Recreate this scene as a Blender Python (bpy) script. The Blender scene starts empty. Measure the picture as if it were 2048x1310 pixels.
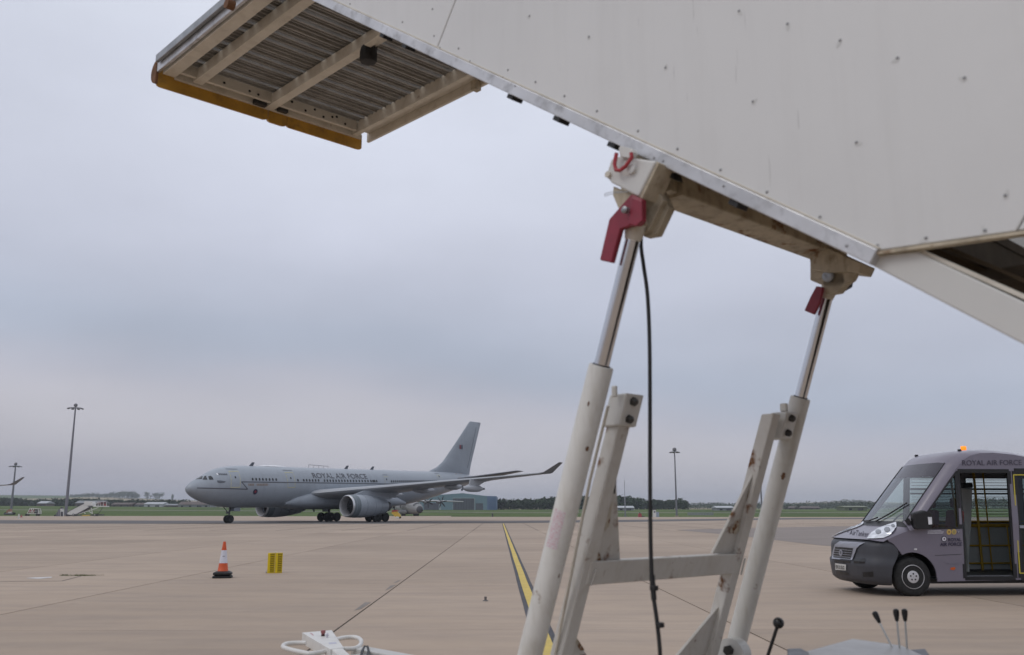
import bpy, bmesh, math, random
from mathutils import Vector, Matrix
from mathutils.bvhtree import BVHTree
from mathutils.geometry import tessellate_polygon
from math import sin, cos, pi, radians

random.seed(7)
SC = bpy.context.scene
COL = SC.collection

# ------------------------------------------------------------------ camera
F, CX, CY, HZ, EYE = 1850.0, 1024.0, 655.0, 1023.0, 1.5
PITCH = math.atan((HZ - CY) / F)
cam = bpy.data.cameras.new('camera')
cam.sensor_width = 36.0
cam.lens = F / 2048.0 * 36.0
cam.clip_start, cam.clip_end = 0.05, 20000.0
cam.dof.use_dof = True
cam.dof.focus_distance = 110.0
cam.dof.aperture_fstop = 4.5
camo = bpy.data.objects.new('camera', cam)
COL.objects.link(camo)
camo.location = (0, 0, EYE)
camo.rotation_euler = (pi / 2 + PITCH, 0, 0)
SC.camera = camo

# ------------------------------------------------------------------ world, sun, exposure
SUN_EL, SUN_AZ = radians(48), radians(-120)      # behind the overcast, behind-left of the viewer
world = bpy.data.worlds.new('World')
SC.world = world
world.use_nodes = True
nt = world.node_tree
nt.nodes.clear()
def wn(t, **k):
    n = nt.nodes.new(t)
    for a, b in k.items():
        setattr(n, a, b)
    return n
out = wn('ShaderNodeOutputWorld')
sky = wn('ShaderNodeTexSky', sky_type='NISHITA', sun_disc=False)
sky.sun_elevation = SUN_EL
sky.sun_rotation = SUN_AZ
sky.dust_density = 3.0
bg1 = wn('ShaderNodeBackground'); bg1.inputs['Strength'].default_value = 0.08
nt.links.new(sky.outputs[0], bg1.inputs['Color'])
tc = wn('ShaderNodeTexCoord')
sep = wn('ShaderNodeSeparateXYZ'); nt.links.new(tc.outputs['Generated'], sep.inputs[0])
# stratus deck: tone by elevation, broken up by stretched noise
mp = wn('ShaderNodeMapping'); mp.inputs['Scale'].default_value = (1.5, 1.5, 6.5)
mp.inputs['Location'].default_value = (1.3, .35, .1)
nt.links.new(tc.outputs['Generated'], mp.inputs[0])
n1 = wn('ShaderNodeTexNoise'); n1.inputs['Scale'].default_value = 1.15; n1.inputs['Detail'].default_value = 5; n1.inputs['Roughness'].default_value = .45
n1.inputs['Distortion'].default_value = .4
nt.links.new(mp.outputs[0], n1.inputs['Vector'])
addz = wn('ShaderNodeMath', operation='MULTIPLY_ADD')      # z + (noise-.5)*k
sub = wn('ShaderNodeMath', operation='SUBTRACT'); sub.inputs[1].default_value = .42
nt.links.new(n1.outputs['Fac'], sub.inputs[0])
nt.links.new(sub.outputs[0], addz.inputs[0]); addz.inputs[1].default_value = .13
tilt = wn('ShaderNodeMath', operation='MULTIPLY_ADD'); tilt.inputs[1].default_value = .10      # the bands dip towards the east
nt.links.new(sep.outputs['X'], tilt.inputs[0]); nt.links.new(sep.outputs['Z'], tilt.inputs[2])
nt.links.new(tilt.outputs[0], addz.inputs[2])
ramp = wn('ShaderNodeValToRGB'); ramp.color_ramp.interpolation = 'B_SPLINE'
def srgb(r, g, b):
    return tuple(((c / 255) / 12.92 if c <= 10 else ((c / 255 + .055) / 1.055) ** 2.4) for c in (r, g, b)) + (1,)
els = [(.0, (174, 172, 184)), (.035, (182, 180, 189)), (.07, (199, 197, 204)), (.105, (189, 189, 201)), (.145, (172, 181, 198)), (.19, (184, 190, 206)), (.25, (196, 200, 215)),
       (.34, (205, 209, 223)), (.5, (208, 213, 226)), (1.0, (232, 234, 241))]
cr = ramp.color_ramp
while len(cr.elements) > 1:
    cr.elements.remove(cr.elements[0])
for i, (z, c) in enumerate(els):
    e = cr.elements[0] if i == 0 else cr.elements.new(max(0, z))
    e.position = max(0, z); e.color = srgb(*c)
nt.links.new(addz.outputs[0], ramp.inputs[0])
# broad thick / thin patches of the deck
mp2 = wn('ShaderNodeMapping'); mp2.inputs['Scale'].default_value = (1.0, 1.0, 2.2); mp2.inputs['Location'].default_value = (.32, 2.2, .6)
nt.links.new(tc.outputs['Generated'], mp2.inputs[0])
n2 = wn('ShaderNodeTexNoise'); n2.inputs['Scale'].default_value = 1.5; n2.inputs['Detail'].default_value = 6; n2.inputs['Roughness'].default_value = .5
nt.links.new(mp2.outputs[0], n2.inputs['Vector'])
mr = wn('ShaderNodeMapRange'); mr.inputs['From Min'].default_value = .3; mr.inputs['From Max'].default_value = .7
mr.inputs['To Min'].default_value = .84; mr.inputs['To Max'].default_value = 1.13
nt.links.new(n2.outputs['Fac'], mr.inputs['Value'])
vm = wn('ShaderNodeVectorMath', operation='SCALE')
nt.links.new(ramp.outputs['Color'], vm.inputs[0]); nt.links.new(mr.outputs[0], vm.inputs['Scale'])
bg2 = wn('ShaderNodeBackground'); bg2.inputs['Strength'].default_value = 1.09
nt.links.new(vm.outputs[0], bg2.inputs['Color'])
mx = wn('ShaderNodeMixShader'); mx.inputs[0].default_value = .93
nt.links.new(bg1.outputs[0], mx.inputs[1]); nt.links.new(bg2.outputs[0], mx.inputs[2])
nt.links.new(mx.outputs[0], out.inputs['Surface'])

sun = bpy.data.lights.new('sun', 'SUN')
sun.energy = 0.6
sun.angle = radians(25)
sun.color = (1, .965, .92)
suno = bpy.data.objects.new('sun', sun)
COL.objects.link(suno)
suno.rotation_euler = (pi / 2 - SUN_EL, 0, -SUN_AZ + pi)
# direction the light comes from, matching the sky's sun_rotation (clockwise from +Y)
sd = Vector((sin(SUN_AZ) * cos(SUN_EL), cos(SUN_AZ) * cos(SUN_EL), sin(SUN_EL)))
suno.rotation_euler = sd.to_track_quat('Z', 'Y').to_euler()
suno.location = (0, -20, 40)

SC.view_settings.view_transform = 'Standard'
SC.view_settings.look = 'None'
SC.view_settings.exposure = 0.0
SC.view_settings.gamma = 1.0
SC.render.engine = 'CYCLES'
SC.cycles.use_denoising = True
SC.cycles.max_bounces = 7
SC.cycles.volume_bounces = 0
SC.cycles.transparent_max_bounces = 12
SC.cycles.sample_clamp_indirect = 6

# ------------------------------------------------------------------ pixel -> direction helpers
def ray(px, py):
    a, b = (px - CX) / F, (CY - py) / F
    return Vector((a, cos(PITCH) - b * sin(PITCH), sin(PITCH) + b * cos(PITCH)))
EYEP = Vector((0, 0, EYE))
def on_z(px, py, z=0.0):
    r = ray(px, py)
    return EYEP + r * ((z - EYE) / r.z)
def on_y(px, py, Y):
    r = ray(px, py)
    return EYEP + r * (Y / r.y)

# ------------------------------------------------------------------ materials
MATS = {}
def mat(name, col, rough=.55, metal=0.0, var=.12, scale=4.0, bump=0.0, bscale=60.0, rust=0.0, rscale=6.0,
        rustcol=(.16, .065, .02), dirt=0.0, dirtcol=(.10, .085, .065), stretch=(1, 1, 1), alpha=1.0, emit=None, coat=0.0, randobj=0.0, spec=.5, streak=0.0, streakcol=(.25, .235, .21), sscale=(9, 9, .7), scratch=0.0):
    if name in MATS:
        return MATS[name]
    m = bpy.data.materials.new(name)
    m.use_nodes = True
    t = m.node_tree
    b = t.nodes['Principled BSDF']
    L = t.links.new
    co = t.nodes.new('ShaderNodeTexCoord')
    mpn = t.nodes.new('ShaderNodeMapping'); mpn.inputs['Scale'].default_value = stretch
    L(co.outputs['Object'], mpn.inputs[0])
    def noise(s, d=4, r=.55):
        n = t.nodes.new('ShaderNodeTexNoise')
        n.inputs['Scale'].default_value = s; n.inputs['Detail'].default_value = d; n.inputs['Roughness'].default_value = r
        L(mpn.outputs[0], n.inputs['Vector'])
        return n
    def mixc(fac, a, bcol):
        n = t.nodes.new('ShaderNodeMix'); n.data_type = 'RGBA'
        if hasattr(fac, 'is_output'): L(fac, n.inputs[0])
        else: n.inputs[0].default_value = fac
        for s, v in ((n.inputs[6], a), (n.inputs[7], bcol)):
            if hasattr(v, 'is_output'): L(v, s)
            else: s.default_value = tuple(v)[:3] + (1,)
        return n.outputs[2]
    def mrange(v, a, bb, c, d):
        n = t.nodes.new('ShaderNodeMapRange')
        n.inputs['From Min'].default_value = a; n.inputs['From Max'].default_value = bb
        n.inputs['To Min'].default_value = c; n.inputs['To Max'].default_value = d
        L(v, n.inputs['Value'])
        return n.outputs[0]
    nz = noise(scale)
    c0 = tuple(x * (1 - var) for x in col[:3]); c1 = tuple(min(1, x * (1 + var)) for x in col[:3])
    cur = mixc(mrange(nz.outputs['Fac'], .3, .7, 0, 1), c0, c1)
    if randobj:
        oi = t.nodes.new('ShaderNodeObjectInfo')
        hs = t.nodes.new('ShaderNodeHueSaturation')
        L(mrange(oi.outputs['Random'], 0, 1, 1 - randobj, 1 + randobj), hs.inputs['Value'])
        L(cur, hs.inputs['Color'])
        cur = hs.outputs[0]
    rsock = None
    if streak:
        sm2 = t.nodes.new('ShaderNodeMapping'); sm2.inputs['Scale'].default_value = sscale; L(co.outputs['Object'], sm2.inputs[0])
        sn = t.nodes.new('ShaderNodeTexNoise'); sn.inputs['Scale'].default_value = 1.6; sn.inputs['Detail'].default_value = 6; sn.inputs['Roughness'].default_value = .6
        L(sm2.outputs[0], sn.inputs['Vector'])
        cur = mixc(mrange(sn.outputs['Fac'], .5, .78, 0, streak), cur, streakcol)
    if scratch:
        sm3 = t.nodes.new('ShaderNodeMapping'); sm3.inputs['Scale'].default_value = (1, 40, 3); sm3.inputs['Rotation'].default_value = (.35, 0, 0); L(co.outputs['Object'], sm3.inputs[0])
        sn3 = t.nodes.new('ShaderNodeTexNoise'); sn3.inputs['Scale'].default_value = 2.0; sn3.inputs['Detail'].default_value = 2; L(sm3.outputs[0], sn3.inputs['Vector'])
        n4 = noise(1.1, 3); mu_ = t.nodes.new('ShaderNodeMath'); mu_.operation = 'MULTIPLY'
        L(mrange(sn3.outputs['Fac'], .70, .74, 0, scratch), mu_.inputs[0]); L(mrange(n4.outputs['Fac'], .5, .6, 0, 1), mu_.inputs[1])
        cur = mixc(mu_.outputs[0], cur, (.22, .21, .2))
    if dirt:
        nd = noise(scale * 2.3, 7, .65)
        cur = mixc(mrange(nd.outputs['Fac'], .5, .8, 0, dirt), cur, dirtcol)
    if rust:
        nr = noise(rscale, 6, .62)
        msk = mrange(nr.outputs['Fac'], .72 - rust * .3, .80 - rust * .3, 0, 1)
        cur = mixc(msk, cur, rustcol)
        rsock = mrange(msk, 0, 1, rough, .9)
    L(cur, b.inputs['Base Color'])
    if rsock is None:
        rsock = mrange(noise(scale * 3).outputs['Fac'], .3, .7, max(.02, rough * .85), min(1, rough * 1.15))
    L(rsock, b.inputs['Roughness'])
    b.inputs['Metallic'].default_value = metal
    b.inputs['Specular IOR Level'].default_value = spec
    b.inputs['Coat Weight'].default_value = coat
    if alpha < 1:
        b.inputs['Alpha'].default_value = alpha
    if emit:
        b.inputs['Emission Color'].default_value = tuple(emit[:3]) + (1,)
        b.inputs['Emission Strength'].default_value = emit[3]
    if bump:
        bp = t.nodes.new('ShaderNodeBump'); bp.inputs['Strength'].default_value = bump; bp.inputs['Distance'].default_value = .01
        L(noise(bscale, 5, .6).outputs['Fac'], bp.inputs['Height'])
        L(bp.outputs[0], b.inputs['Normal'])
    MATS[name] = m
    return m

# ------------------------------------------------------------------ mesh builder
class MB:
    def __init__(s):
        s.v, s.f = [], []
    def add(s, vs, fs):
        o = len(s.v)
        s.v += [Vector(q) for q in vs]
        s.f += [tuple(i + o for i in f) for f in fs]
        return s
    def box(s, c, size, R=None):
        c = Vector(c); hx, hy, hz = [q / 2 for q in size]
        vs = [Vector((x, y, z)) for z in (-hz, hz) for y in (-hy, hy) for x in (-hx, hx)]
        if R is not None: vs = [R @ q for q in vs]
        return s.add([c + q for q in vs], [(0, 2, 3, 1), (4, 5, 7, 6), (0, 1, 5, 4), (2, 6, 7, 3), (0, 4, 6, 2), (1, 3, 7, 5)])
    def bar(s, p, q, w, h, up=(0, 0, 1)):
        p, q = Vector(p), Vector(q)
        d = (q - p).normalized(); up = Vector(up)
        x = d.cross(up)
        if x.length < 1e-4: x = d.cross(Vector((1, 0, 0)))
        x.normalize(); y = x.cross(d)
        vs = [b + x * (a * w / 2) + y * (c * h / 2) for b in (p, q) for a, c in ((-1, -1), (1, -1), (1, 1), (-1, 1))]
        return s.add(vs, [(3, 2, 1, 0), (4, 5, 6, 7), (0, 1, 5, 4), (1, 2, 6, 5), (2, 3, 7, 6), (3, 0, 4, 7)])
    def tube(s, pts, r, n=10, caps=True):
        pts = [Vector(q) for q in pts]
        rs = r if isinstance(r, (list, tuple)) else [r] * len(pts)
        rings = []
        prevx = None
        for i, q in enumerate(pts):
            d = (pts[min(i + 1, len(pts) - 1)] - pts[max(i - 1, 0)])
            if d.length < 1e-9: d = Vector((0, 0, 1))
            d.normalize()
            if prevx is None:
                x = d.orthogonal().normalized()
            else:
                x = prevx - d * prevx.dot(d)
                x = x.normalized() if x.length > 1e-6 else d.orthogonal().normalized()
            prevx = x; y = d.cross(x)
            rings.append([q + (x * cos(2 * pi * k / n) + y * sin(2 * pi * k / n)) * rs[i] for k in range(n)])
        return s.loft(rings, caps)
    def loft(s, rings, caps=True, closed=True):
        o = len(s.v); n = len(rings[0])
        for r in rings: s.v += [Vector(q) for q in r]
        for i in range(len(rings) - 1):
            for k in range(n if closed else n - 1):
                k2 = (k + 1) % n
                s.f.append((o + i * n + k, o + i * n + k2, o + (i + 1) * n + k2, o + (i + 1) * n + k))
        if caps and closed:
            s.f.append(tuple(o + k for k in reversed(range(n))))
            s.f.append(tuple(o + (len(rings) - 1) * n + k for k in range(n)))
        return s
    def lathe(s, prof, org, axis, n=20, caps=True):
        org, axis = Vector(org), Vector(axis).normalized()
        x = axis.orthogonal().normalized(); y = axis.cross(x)
        return s.loft([[org + axis * h + (x * cos(2 * pi * k / n) + y * sin(2 * pi * k / n)) * r for k in range(n)] for r, h in prof], caps)
    def prism(s, poly, vec):
        poly = [Vector(q) for q in poly]; vec = Vector(vec); n = len(poly); o = len(s.v)
        s.v += poly + [q + vec for q in poly]
        tris = tessellate_polygon([poly])
        for a, b, c in tris:
            s.f.append((o + a, o + b, o + c)); s.f.append((o + n + c, o + n + b, o + n + a))
        for k in range(n):
            k2 = (k + 1) % n
            s.f.append((o + k, o + n + k, o + n + k2, o + k2))
        return s
    def poly(s, pts):
        o = len(s.v); s.v += [Vector(q) for q in pts]
        for t in tessellate_polygon([s.v[o:]]): s.f.append(tuple(o + i for i in t))
        return s
    def ball(s, c, r, n=12, sq=(1, 1, 1)):
        c = Vector(c)
        rings = []
        m = max(4, n // 2)
        for i in range(m + 1):
            a = -pi / 2 + pi * i / m
            rr = max(1e-4, cos(a)) * r
            rings.append([c + Vector((rr * cos(2 * pi * k / n) * sq[0], rr * sin(2 * pi * k / n) * sq[1], r * sin(a) * sq[2])) for k in range(n)])
        return s.loft(rings)
    def torus(s, c, R, r, ax=(0, 0, 1), n=24, m=8, arc=2 * pi):
        c = Vector(c); ax = Vector(ax).normalized(); x = ax.orthogonal().normalized(); y = ax.cross(x)
        rings = []
        for i in range(n):
            a = arc * i / n
            d = x * cos(a) + y * sin(a)
            rings.append([c + d * (R + r * cos(2 * pi * k / m)) + ax * (r * sin(2 * pi * k / m)) for k in range(m)])
        rings.append(rings[0])
        return s.loft(rings, caps=False)
    def mesh(s, name, recalc=True):
        me = bpy.data.meshes.new(name)
        me.from_pydata([tuple(q) for q in s.v], [], s.f)
        if recalc:
            bm = bmesh.new(); bm.from_mesh(me)
            bmesh.ops.remove_doubles(bm, verts=bm.verts, dist=1e-5)
            bmesh.ops.recalc_face_normals(bm, faces=bm.faces)
            bm.to_mesh(me); bm.free()
        return me
    def build(s, name, m, parent=None, smooth=None, bevel=0, off=None, recalc=True):
        if off is not None:
            s.v = [q - Vector(off) for q in s.v]
        me = s.mesh(name, recalc)
        o = bpy.data.objects.new(name, me)
        COL.objects.link(o)
        if m: me.materials.append(m)
        if parent: o.parent = parent
        if smooth:
            me.polygons.foreach_set('use_smooth', [True] * len(me.polygons))
            me.set_sharp_from_angle(angle=radians(smooth))
        if bevel:
            b = o.modifiers.new('bevel', 'BEVEL'); b.width = bevel; b.segments = 2; b.limit_method = 'ANGLE'
            b.harden_normals = False
        return o
def tag(o, label, cat, group=None, kind=None):
    if label: o['label'] = label
    if cat: o['category'] = cat
    if group: o['group'] = group
    if kind: o['kind'] = kind
    return o
def empty(name, loc=(0, 0, 0), rz=0.0, label=None, cat=None, group=None):
    o = bpy.data.objects.new(name, None)
    COL.objects.link(o)
    o.location = loc; o.rotation_euler = (0, 0, rz); o.empty_display_size = .3
    return tag(o, label, cat, group)
def inst(src, name, parent, loc=(0, 0, 0), rot=(0, 0, 0), scale=(1, 1, 1)):
    o = bpy.data.objects.new(name, src.data)
    COL.objects.link(o)
    o.parent = parent; o.location = loc; o.rotation_euler = rot; o.scale = scale
    return o
def copy_tree(o, parent=None):
    c = o.copy(); COL.objects.link(c); c.parent = parent
    for ch in [q for q in o.children]:
        copy_tree(ch, c)
    return c
def lerp(a, b, t): return a + (b - a) * t
def smooth01(t):
    t = max(0, min(1, t)); return t * t * (3 - 2 * t)
def interp(tab, x):
    if x <= tab[0][0]: return tab[0][1]
    for (a, va), (b, vb) in zip(tab, tab[1:]):
        if x <= b: return va + (vb - va) * (x - a) / (b - a)
    return tab[-1][1]
def text_mesh(txt, size=1.0, bold=0.0):
    """2-D outline of a text as (verts, faces), x from 0, cap height about 0.7*size"""
    cu = bpy.data.curves.new('lettering', 'FONT'); cu.body = txt; cu.size = size; cu.offset = bold; cu.resolution_u = 3
    ob = bpy.data.objects.new('lettering_tmp', cu); COL.objects.link(ob)
    dg = bpy.context.evaluated_depsgraph_get()
    me = bpy.data.meshes.new_from_object(ob.evaluated_get(dg))
    vs = [v.co.copy() for v in me.vertices]; fs = [tuple(p.vertices) for p in me.polygons]
    bpy.data.objects.remove(ob); bpy.data.curves.remove(cu); bpy.data.meshes.remove(me)
    return vs, fs
# ================================================================== ground and far terrain
SKY_TAB = [(-400, 991), (0, 991), (180, 993), (360, 1001), (600, 1009), (900, 1011), (1300, 1011), (1560, 1009), (1690, 1002), (1800, 1006), (2048, 1008), (2500, 1008)]
GRASS_TAB = [(-400, 1012), (0, 1012), (360, 1014), (800, 1019), (1500, 1019), (2048, 1018)]
def height(x, y):
    if y < 320: return -.06
    px = CX + 1887 * x / y
    z1 = EYE + (HZ - interp(GRASS_TAB, px)) * 640 / 1887
    z2 = EYE + (HZ - interp(SKY_TAB, px)) * 2600 / 1887
    if y < 640: return lerp(-.06, z1, ((y - 320) / 320) ** 1.15)
    if y < 2600: return lerp(z1, z2, ((y - 640) / 1960) ** 2.2)
    return z2 - (y - 2600) * .004
def edge(pxs, py_of):
    return [on_z(px, py_of(px)) for px in pxs]
YS = [-2500, -600, -100, 0, 60, 120, 200, 260, 320, 360, 400, 450, 500, 560, 640, 720, 820, 940, 1080, 1250, 1450, 1700, 1950, 2200, 2400, 2600, 2900, 3400, 4500, 7000]
AZ = [-3, -2, -1.4, -1, -.8] + [-.65 + .05 * i for i in range(27)] + [.8, 1, 1.4, 2, 3]
b = MB()
rows = []
for y in YS:
    rows.append([(a * max(700, abs(y) + 200), y, height(a * max(700, abs(y) + 200), y)) for a in AZ])
b.loft(rows, caps=False, closed=False)
def terrain_mat():
    m = bpy.data.materials.new('grass_and_fields'); m.use_nodes = True
    t = m.node_tree; L = t.links.new; bs = t.nodes['Principled BSDF']; bs.inputs['Roughness'].default_value = .95
    bs.inputs['Specular IOR Level'].default_value = .1
    co = t.nodes.new('ShaderNodeTexCoord')
    def noise(s, sc=(1, 1, 1), d=5):
        mpn = t.nodes.new('ShaderNodeMapping'); mpn.inputs['Scale'].default_value = sc; L(co.outputs['Object'], mpn.inputs[0])
        n = t.nodes.new('ShaderNodeTexNoise'); n.inputs['Scale'].default_value = s; n.inputs['Detail'].default_value = d; L(mpn.outputs[0], n.inputs['Vector']); return n
    r1 = t.nodes.new('ShaderNodeValToRGB'); L(noise(.02, (1, .35, 1)).outputs['Fac'], r1.inputs[0])
    e = r1.color_ramp.elements; e[0].position = .3; e[0].color = (.058, .085, .026, 1); e[1].position = .7; e[1].color = (.115, .15, .05, 1)
    x = r1.color_ramp.elements.new(.52); x.color = (.085, .125, .036, 1)
    n2 = noise(.35, (1, 1, 1)); r2 = t.nodes.new('ShaderNodeValToRGB'); L(n2.outputs['Fac'], r2.inputs[0])
    r2.color_ramp.elements[0].color = (.75, .75, .75, 1); r2.color_ramp.elements[0].position = .3; r2.color_ramp.elements[1].color = (1.2, 1.2, 1.2, 1); r2.color_ramp.elements[1].position = .7
    mu = t.nodes.new('ShaderNodeMix'); mu.data_type = 'RGBA'; mu.blend_type = 'MULTIPLY'; mu.inputs[0].default_value = 1
    L(r1.outputs[0], mu.inputs[6]); L(r2.outputs[0], mu.inputs[7])
    vo = t.nodes.new('ShaderNodeTexVoronoi'); vo.inputs['Scale'].default_value = .0032
    mp = t.nodes.new('ShaderNodeMapping'); mp.inputs['Scale'].default_value = (1, .7, 1); L(co.outputs['Object'], mp.inputs[0]); L(mp.outputs[0], vo.inputs['Vector'])
    r3 = t.nodes.new('ShaderNodeValToRGB'); r3.color_ramp.interpolation = 'CONSTANT'; L(vo.outputs['Color'], r3.inputs[0])
    cols = [(0, (.30, .25, .15)), (.3, (.09, .13, .045)), (.45, (.36, .30, .19)), (.68, (.13, .15, .06)), (.85, (.27, .23, .14))]
    ee = r3.color_ramp.elements
    for i, (p, c) in enumerate(cols):
        q = ee[i] if i < 2 else ee.new(p)
        q.position = p; q.color = c + (1,)
    sp = t.nodes.new('ShaderNodeSeparateXYZ'); L(co.outputs['Object'], sp.inputs[0])
    mr = t.nodes.new('ShaderNodeMapRange'); mr.inputs['From Min'].default_value = 1250; mr.inputs['From Max'].default_value = 1270; L(sp.outputs['Y'], mr.inputs['Value'])
    mm = t.nodes.new('ShaderNodeMix'); mm.data_type = 'RGBA'; L(mr.outputs[0], mm.inputs[0]); L(mu.outputs[2], mm.inputs[6]); L(r3.outputs[0], mm.inputs[7])
    L(mm.outputs[2], bs.inputs['Base Color'])
    return m
g = b.build('ground', terrain_mat(), smooth=60)
tag(g, 'mown airfield grass with farmland rising beyond', 'ground', kind='structure')

# slab grid direction (vanishing point of the joints and of the yellow line)
AXIS = math.atan((998 - CX) / 1887)
def apron_mat(name, slab):
    m = bpy.data.materials.new(name); m.use_nodes = True
    t = m.node_tree; L = t.links.new; bs = t.nodes['Principled BSDF']; bs.inputs['Roughness'].default_value = .78
    bs.inputs['Specular IOR Level'].default_value = .35
    ge = t.nodes.new('ShaderNodeNewGeometry')
    def noise(s, sc=(1, 1, 1), d=5, r=.55):
        mpn = t.nodes.new('ShaderNodeMapping'); mpn.inputs['Scale'].default_value = sc; L(ge.outputs['Position'], mpn.inputs[0])
        n = t.nodes.new('ShaderNodeTexNoise'); n.inputs['Scale'].default_value = s; n.inputs['Detail'].default_value = d; n.inputs['Roughness'].default_value = r
        L(mpn.outputs[0], n.inputs['Vector']); return n
    def rng(v, a, bb, c, d):
        n = t.nodes.new('ShaderNodeMapRange')
        for k, q in zip(('From Min', 'From Max', 'To Min', 'To Max'), (a, bb, c, d)): n.inputs[k].default_value = q
        L(v, n.inputs['Value']); return n.outputs[0]
    def mix(f, a, c, mode='MIX'):
        n = t.nodes.new('ShaderNodeMix'); n.data_type = 'RGBA'; n.blend_type = mode
        if hasattr(f, 'is_output'): L(f, n.inputs[0])
        else: n.inputs[0].default_value = f
        for s, v in ((n.inputs[6], a), (n.inputs[7], c)):
            if hasattr(v, 'is_output'): L(v, s)
            else: s.default_value = tuple(v) + (1,)
        return n.outputs[2]
    base = mix(rng(noise(.11).outputs['Fac'], .3, .7, 0, 1), (.325, .250, .188), (.42, .330, .254))
    base = mix(rng(noise(1.1, (.35, 1.6, 1), 7, .62).outputs['Fac'], .42, .72, 0, .52), base, (.24, .195, .165))       # drawn-out wet and tyre stains
    base = mix(rng(noise(3.2, (1, 1, 1), 8, .7).outputs['Fac'], .35, .7, .12, -.02), base, (.48, .39, .32))
    base = mix(rng(noise(.9, (1, 1, 1), 6, .6).outputs['Fac'], .66, .74, 0, .30), base, (.16, .135, .12))        # oil spots
    base = mix(rng(noise(38, (1, 1, 1), 3, .7).outputs['Fac'], .60, .75, 0, .45), base, (.17, .145, .125))        # exposed aggregate
    if slab:
        oi = t.nodes.new('ShaderNodeObjectInfo')
        v = rng(oi.outputs['Random'], 0, 1, .90, 1.075)
        hs = t.nodes.new('ShaderNodeHueSaturation'); L(v, hs.inputs['Value']); L(base, hs.inputs['Color']); base = hs.outputs[0]
    L(base, bs.inputs['Base Color'])
    bp = t.nodes.new('ShaderNodeBump'); bp.inputs['Strength'].default_value = .25; bp.inputs['Distance'].default_value = .004
    L(noise(55, (1, 1, 1), 4, .7).outputs['Fac'], bp.inputs['Height']); L(bp.outputs[0], bs.inputs['Normal'])
    return m
CONC = apron_mat('weathered_concrete_slab', True)
CONC2 = apron_mat('weathered_concrete', False)
JOINT = mat('joint_sealant', (.055, .05, .045), .85, var=.3)
# apron sheet: reaches back to the grass edge
gx = [-900, -400, 0, 250, 500, 740, 1000, 1300, 1600, 2048, 2600]
gy = [1029.3, 1029.3, 1029.6, 1030.6, 1031.8, 1033.0, 1033.6, 1033.8, 1033.9, 1034, 1034]
far_edge = [on_z(x, y) for x, y in zip(gx, gy)]
pts = [Vector((-700, -120, 0)), Vector((700, -120, 0))] + [Vector((q.x, q.y, 0)) for q in reversed(far_edge)]
ap = MB().poly([(q.x, q.y, -.016) for q in pts]).build('apron', CONC2)
tag(ap, 'broad pinkish concrete aircraft apron', 'apron', kind='structure')
# slabs one by one as far as they can be told apart
ROT = Matrix.Rotation(-AXIS, 3, 'Z')
PITCHX, PITCHY, X0, Y0 = 5.28, 7.9, -2.1, 4.6
def slab_mesh(gap_x=.03, gap_y=.009):
    w, l = PITCHX - gap_x, PITCHY - gap_y
    return MB().box((0, 0, -.008), (w, l, .0158)).mesh('concrete_slab')
sm = slab_mesh(); sm.materials.append(CONC)
JB = MB()
ns = 0
for j in range(-1, 9):
    for i in range(-9, 11):
        cx, cy = X0 + (i + .5) * PITCHX, Y0 + (j + .5) * PITCHY
        P = ROT @ Vector((cx, cy, 0))
        if P.y < -1: continue
        near = max(P.y + PITCHY / 2, 4)
        if abs(P.x) - PITCHX / 2 > near * .575 + 1: continue
        o = bpy.data.objects.new('concrete_slab', sm); COL.objects.link(o)
        o.parent = ap; o.location = (P.x, P.y, 0); o.rotation_euler = (0, 0, -AXIS + random.uniform(-.0006, .0006))
        ns += 1
        JB.box((P.x, P.y, -.0145), (PITCHX, PITCHY, .002), ROT)
o = JB.build('joint_sealant', JOINT, ap)
# joints further out, too fine to pick apart
jb = MB()
for i in range(-14, 15):
    x = X0 + i * PITCHX
    a, c = ROT @ Vector((x, Y0 + 9 * PITCHY, -.0105)), ROT @ Vector((x, 128, -.0105))
    jb.bar(a, c, .05, .004)
for j in range(9, 16):
    a, c = ROT @ Vector((-75, Y0 + j * PITCHY, -.0108)), ROT @ Vector((78, Y0 + j * PITCHY, -.0108))
    jb.bar(a, c, .04, .004)
jb.build('joint', JOINT, ap)

# dark taxiway strip the aircraft stands on
ASPH = mat('worn_asphalt', (.105, .098, .098), .85, var=.25, scale=.12, stretch=(.25, 1.5, 1), bump=.2)
nx = [-700, 0, 400, 740, 1000, 1240, 1600, 2048, 2500]
near_y = [1047.4, 1047, 1047.3, 1047.4, 1046.3, 1044, 1038.6, 1037, 1036.5]
far_y = [1040.2, 1040.2, 1041.3, 1042, 1041.6, 1039.6, 1035.8, 1035.0, 1034.7]
npts = [on_z(x, y) for x, y in zip(nx, near_y)]; fpts = [on_z(x, y) for x, y in zip(nx, far_y)]
tx = MB(); tx.loft([[(q.x, q.y, -.004) for q in npts], [(q.x, q.y, -.004) for q in fpts]], caps=False, closed=False)
tag(tx.build('taxiway', ASPH), 'dark grey worn asphalt taxiway strip', 'taxiway', kind='structure')
# browner resurfaced patch beside the van
PATCH = mat('resurfaced_patch', (.225, .19, .17), .85, var=.12, scale=.4, stretch=(.4, 1.2, 1), bump=.2)
pp = [on_z(x, y, .006) for x, y in ((1352, 1059.5), (1640, 1053), (1900, 1050.5), (2300, 1048), (2300, 1118), (1760, 1100), (1640, 1090.5), (1500, 1074))]
tag(MB().poly(pp).build('resurfaced_pavement', PATCH), 'browner resurfaced patch of pavement behind the minibus', 'pavement', kind='structure')

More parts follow.
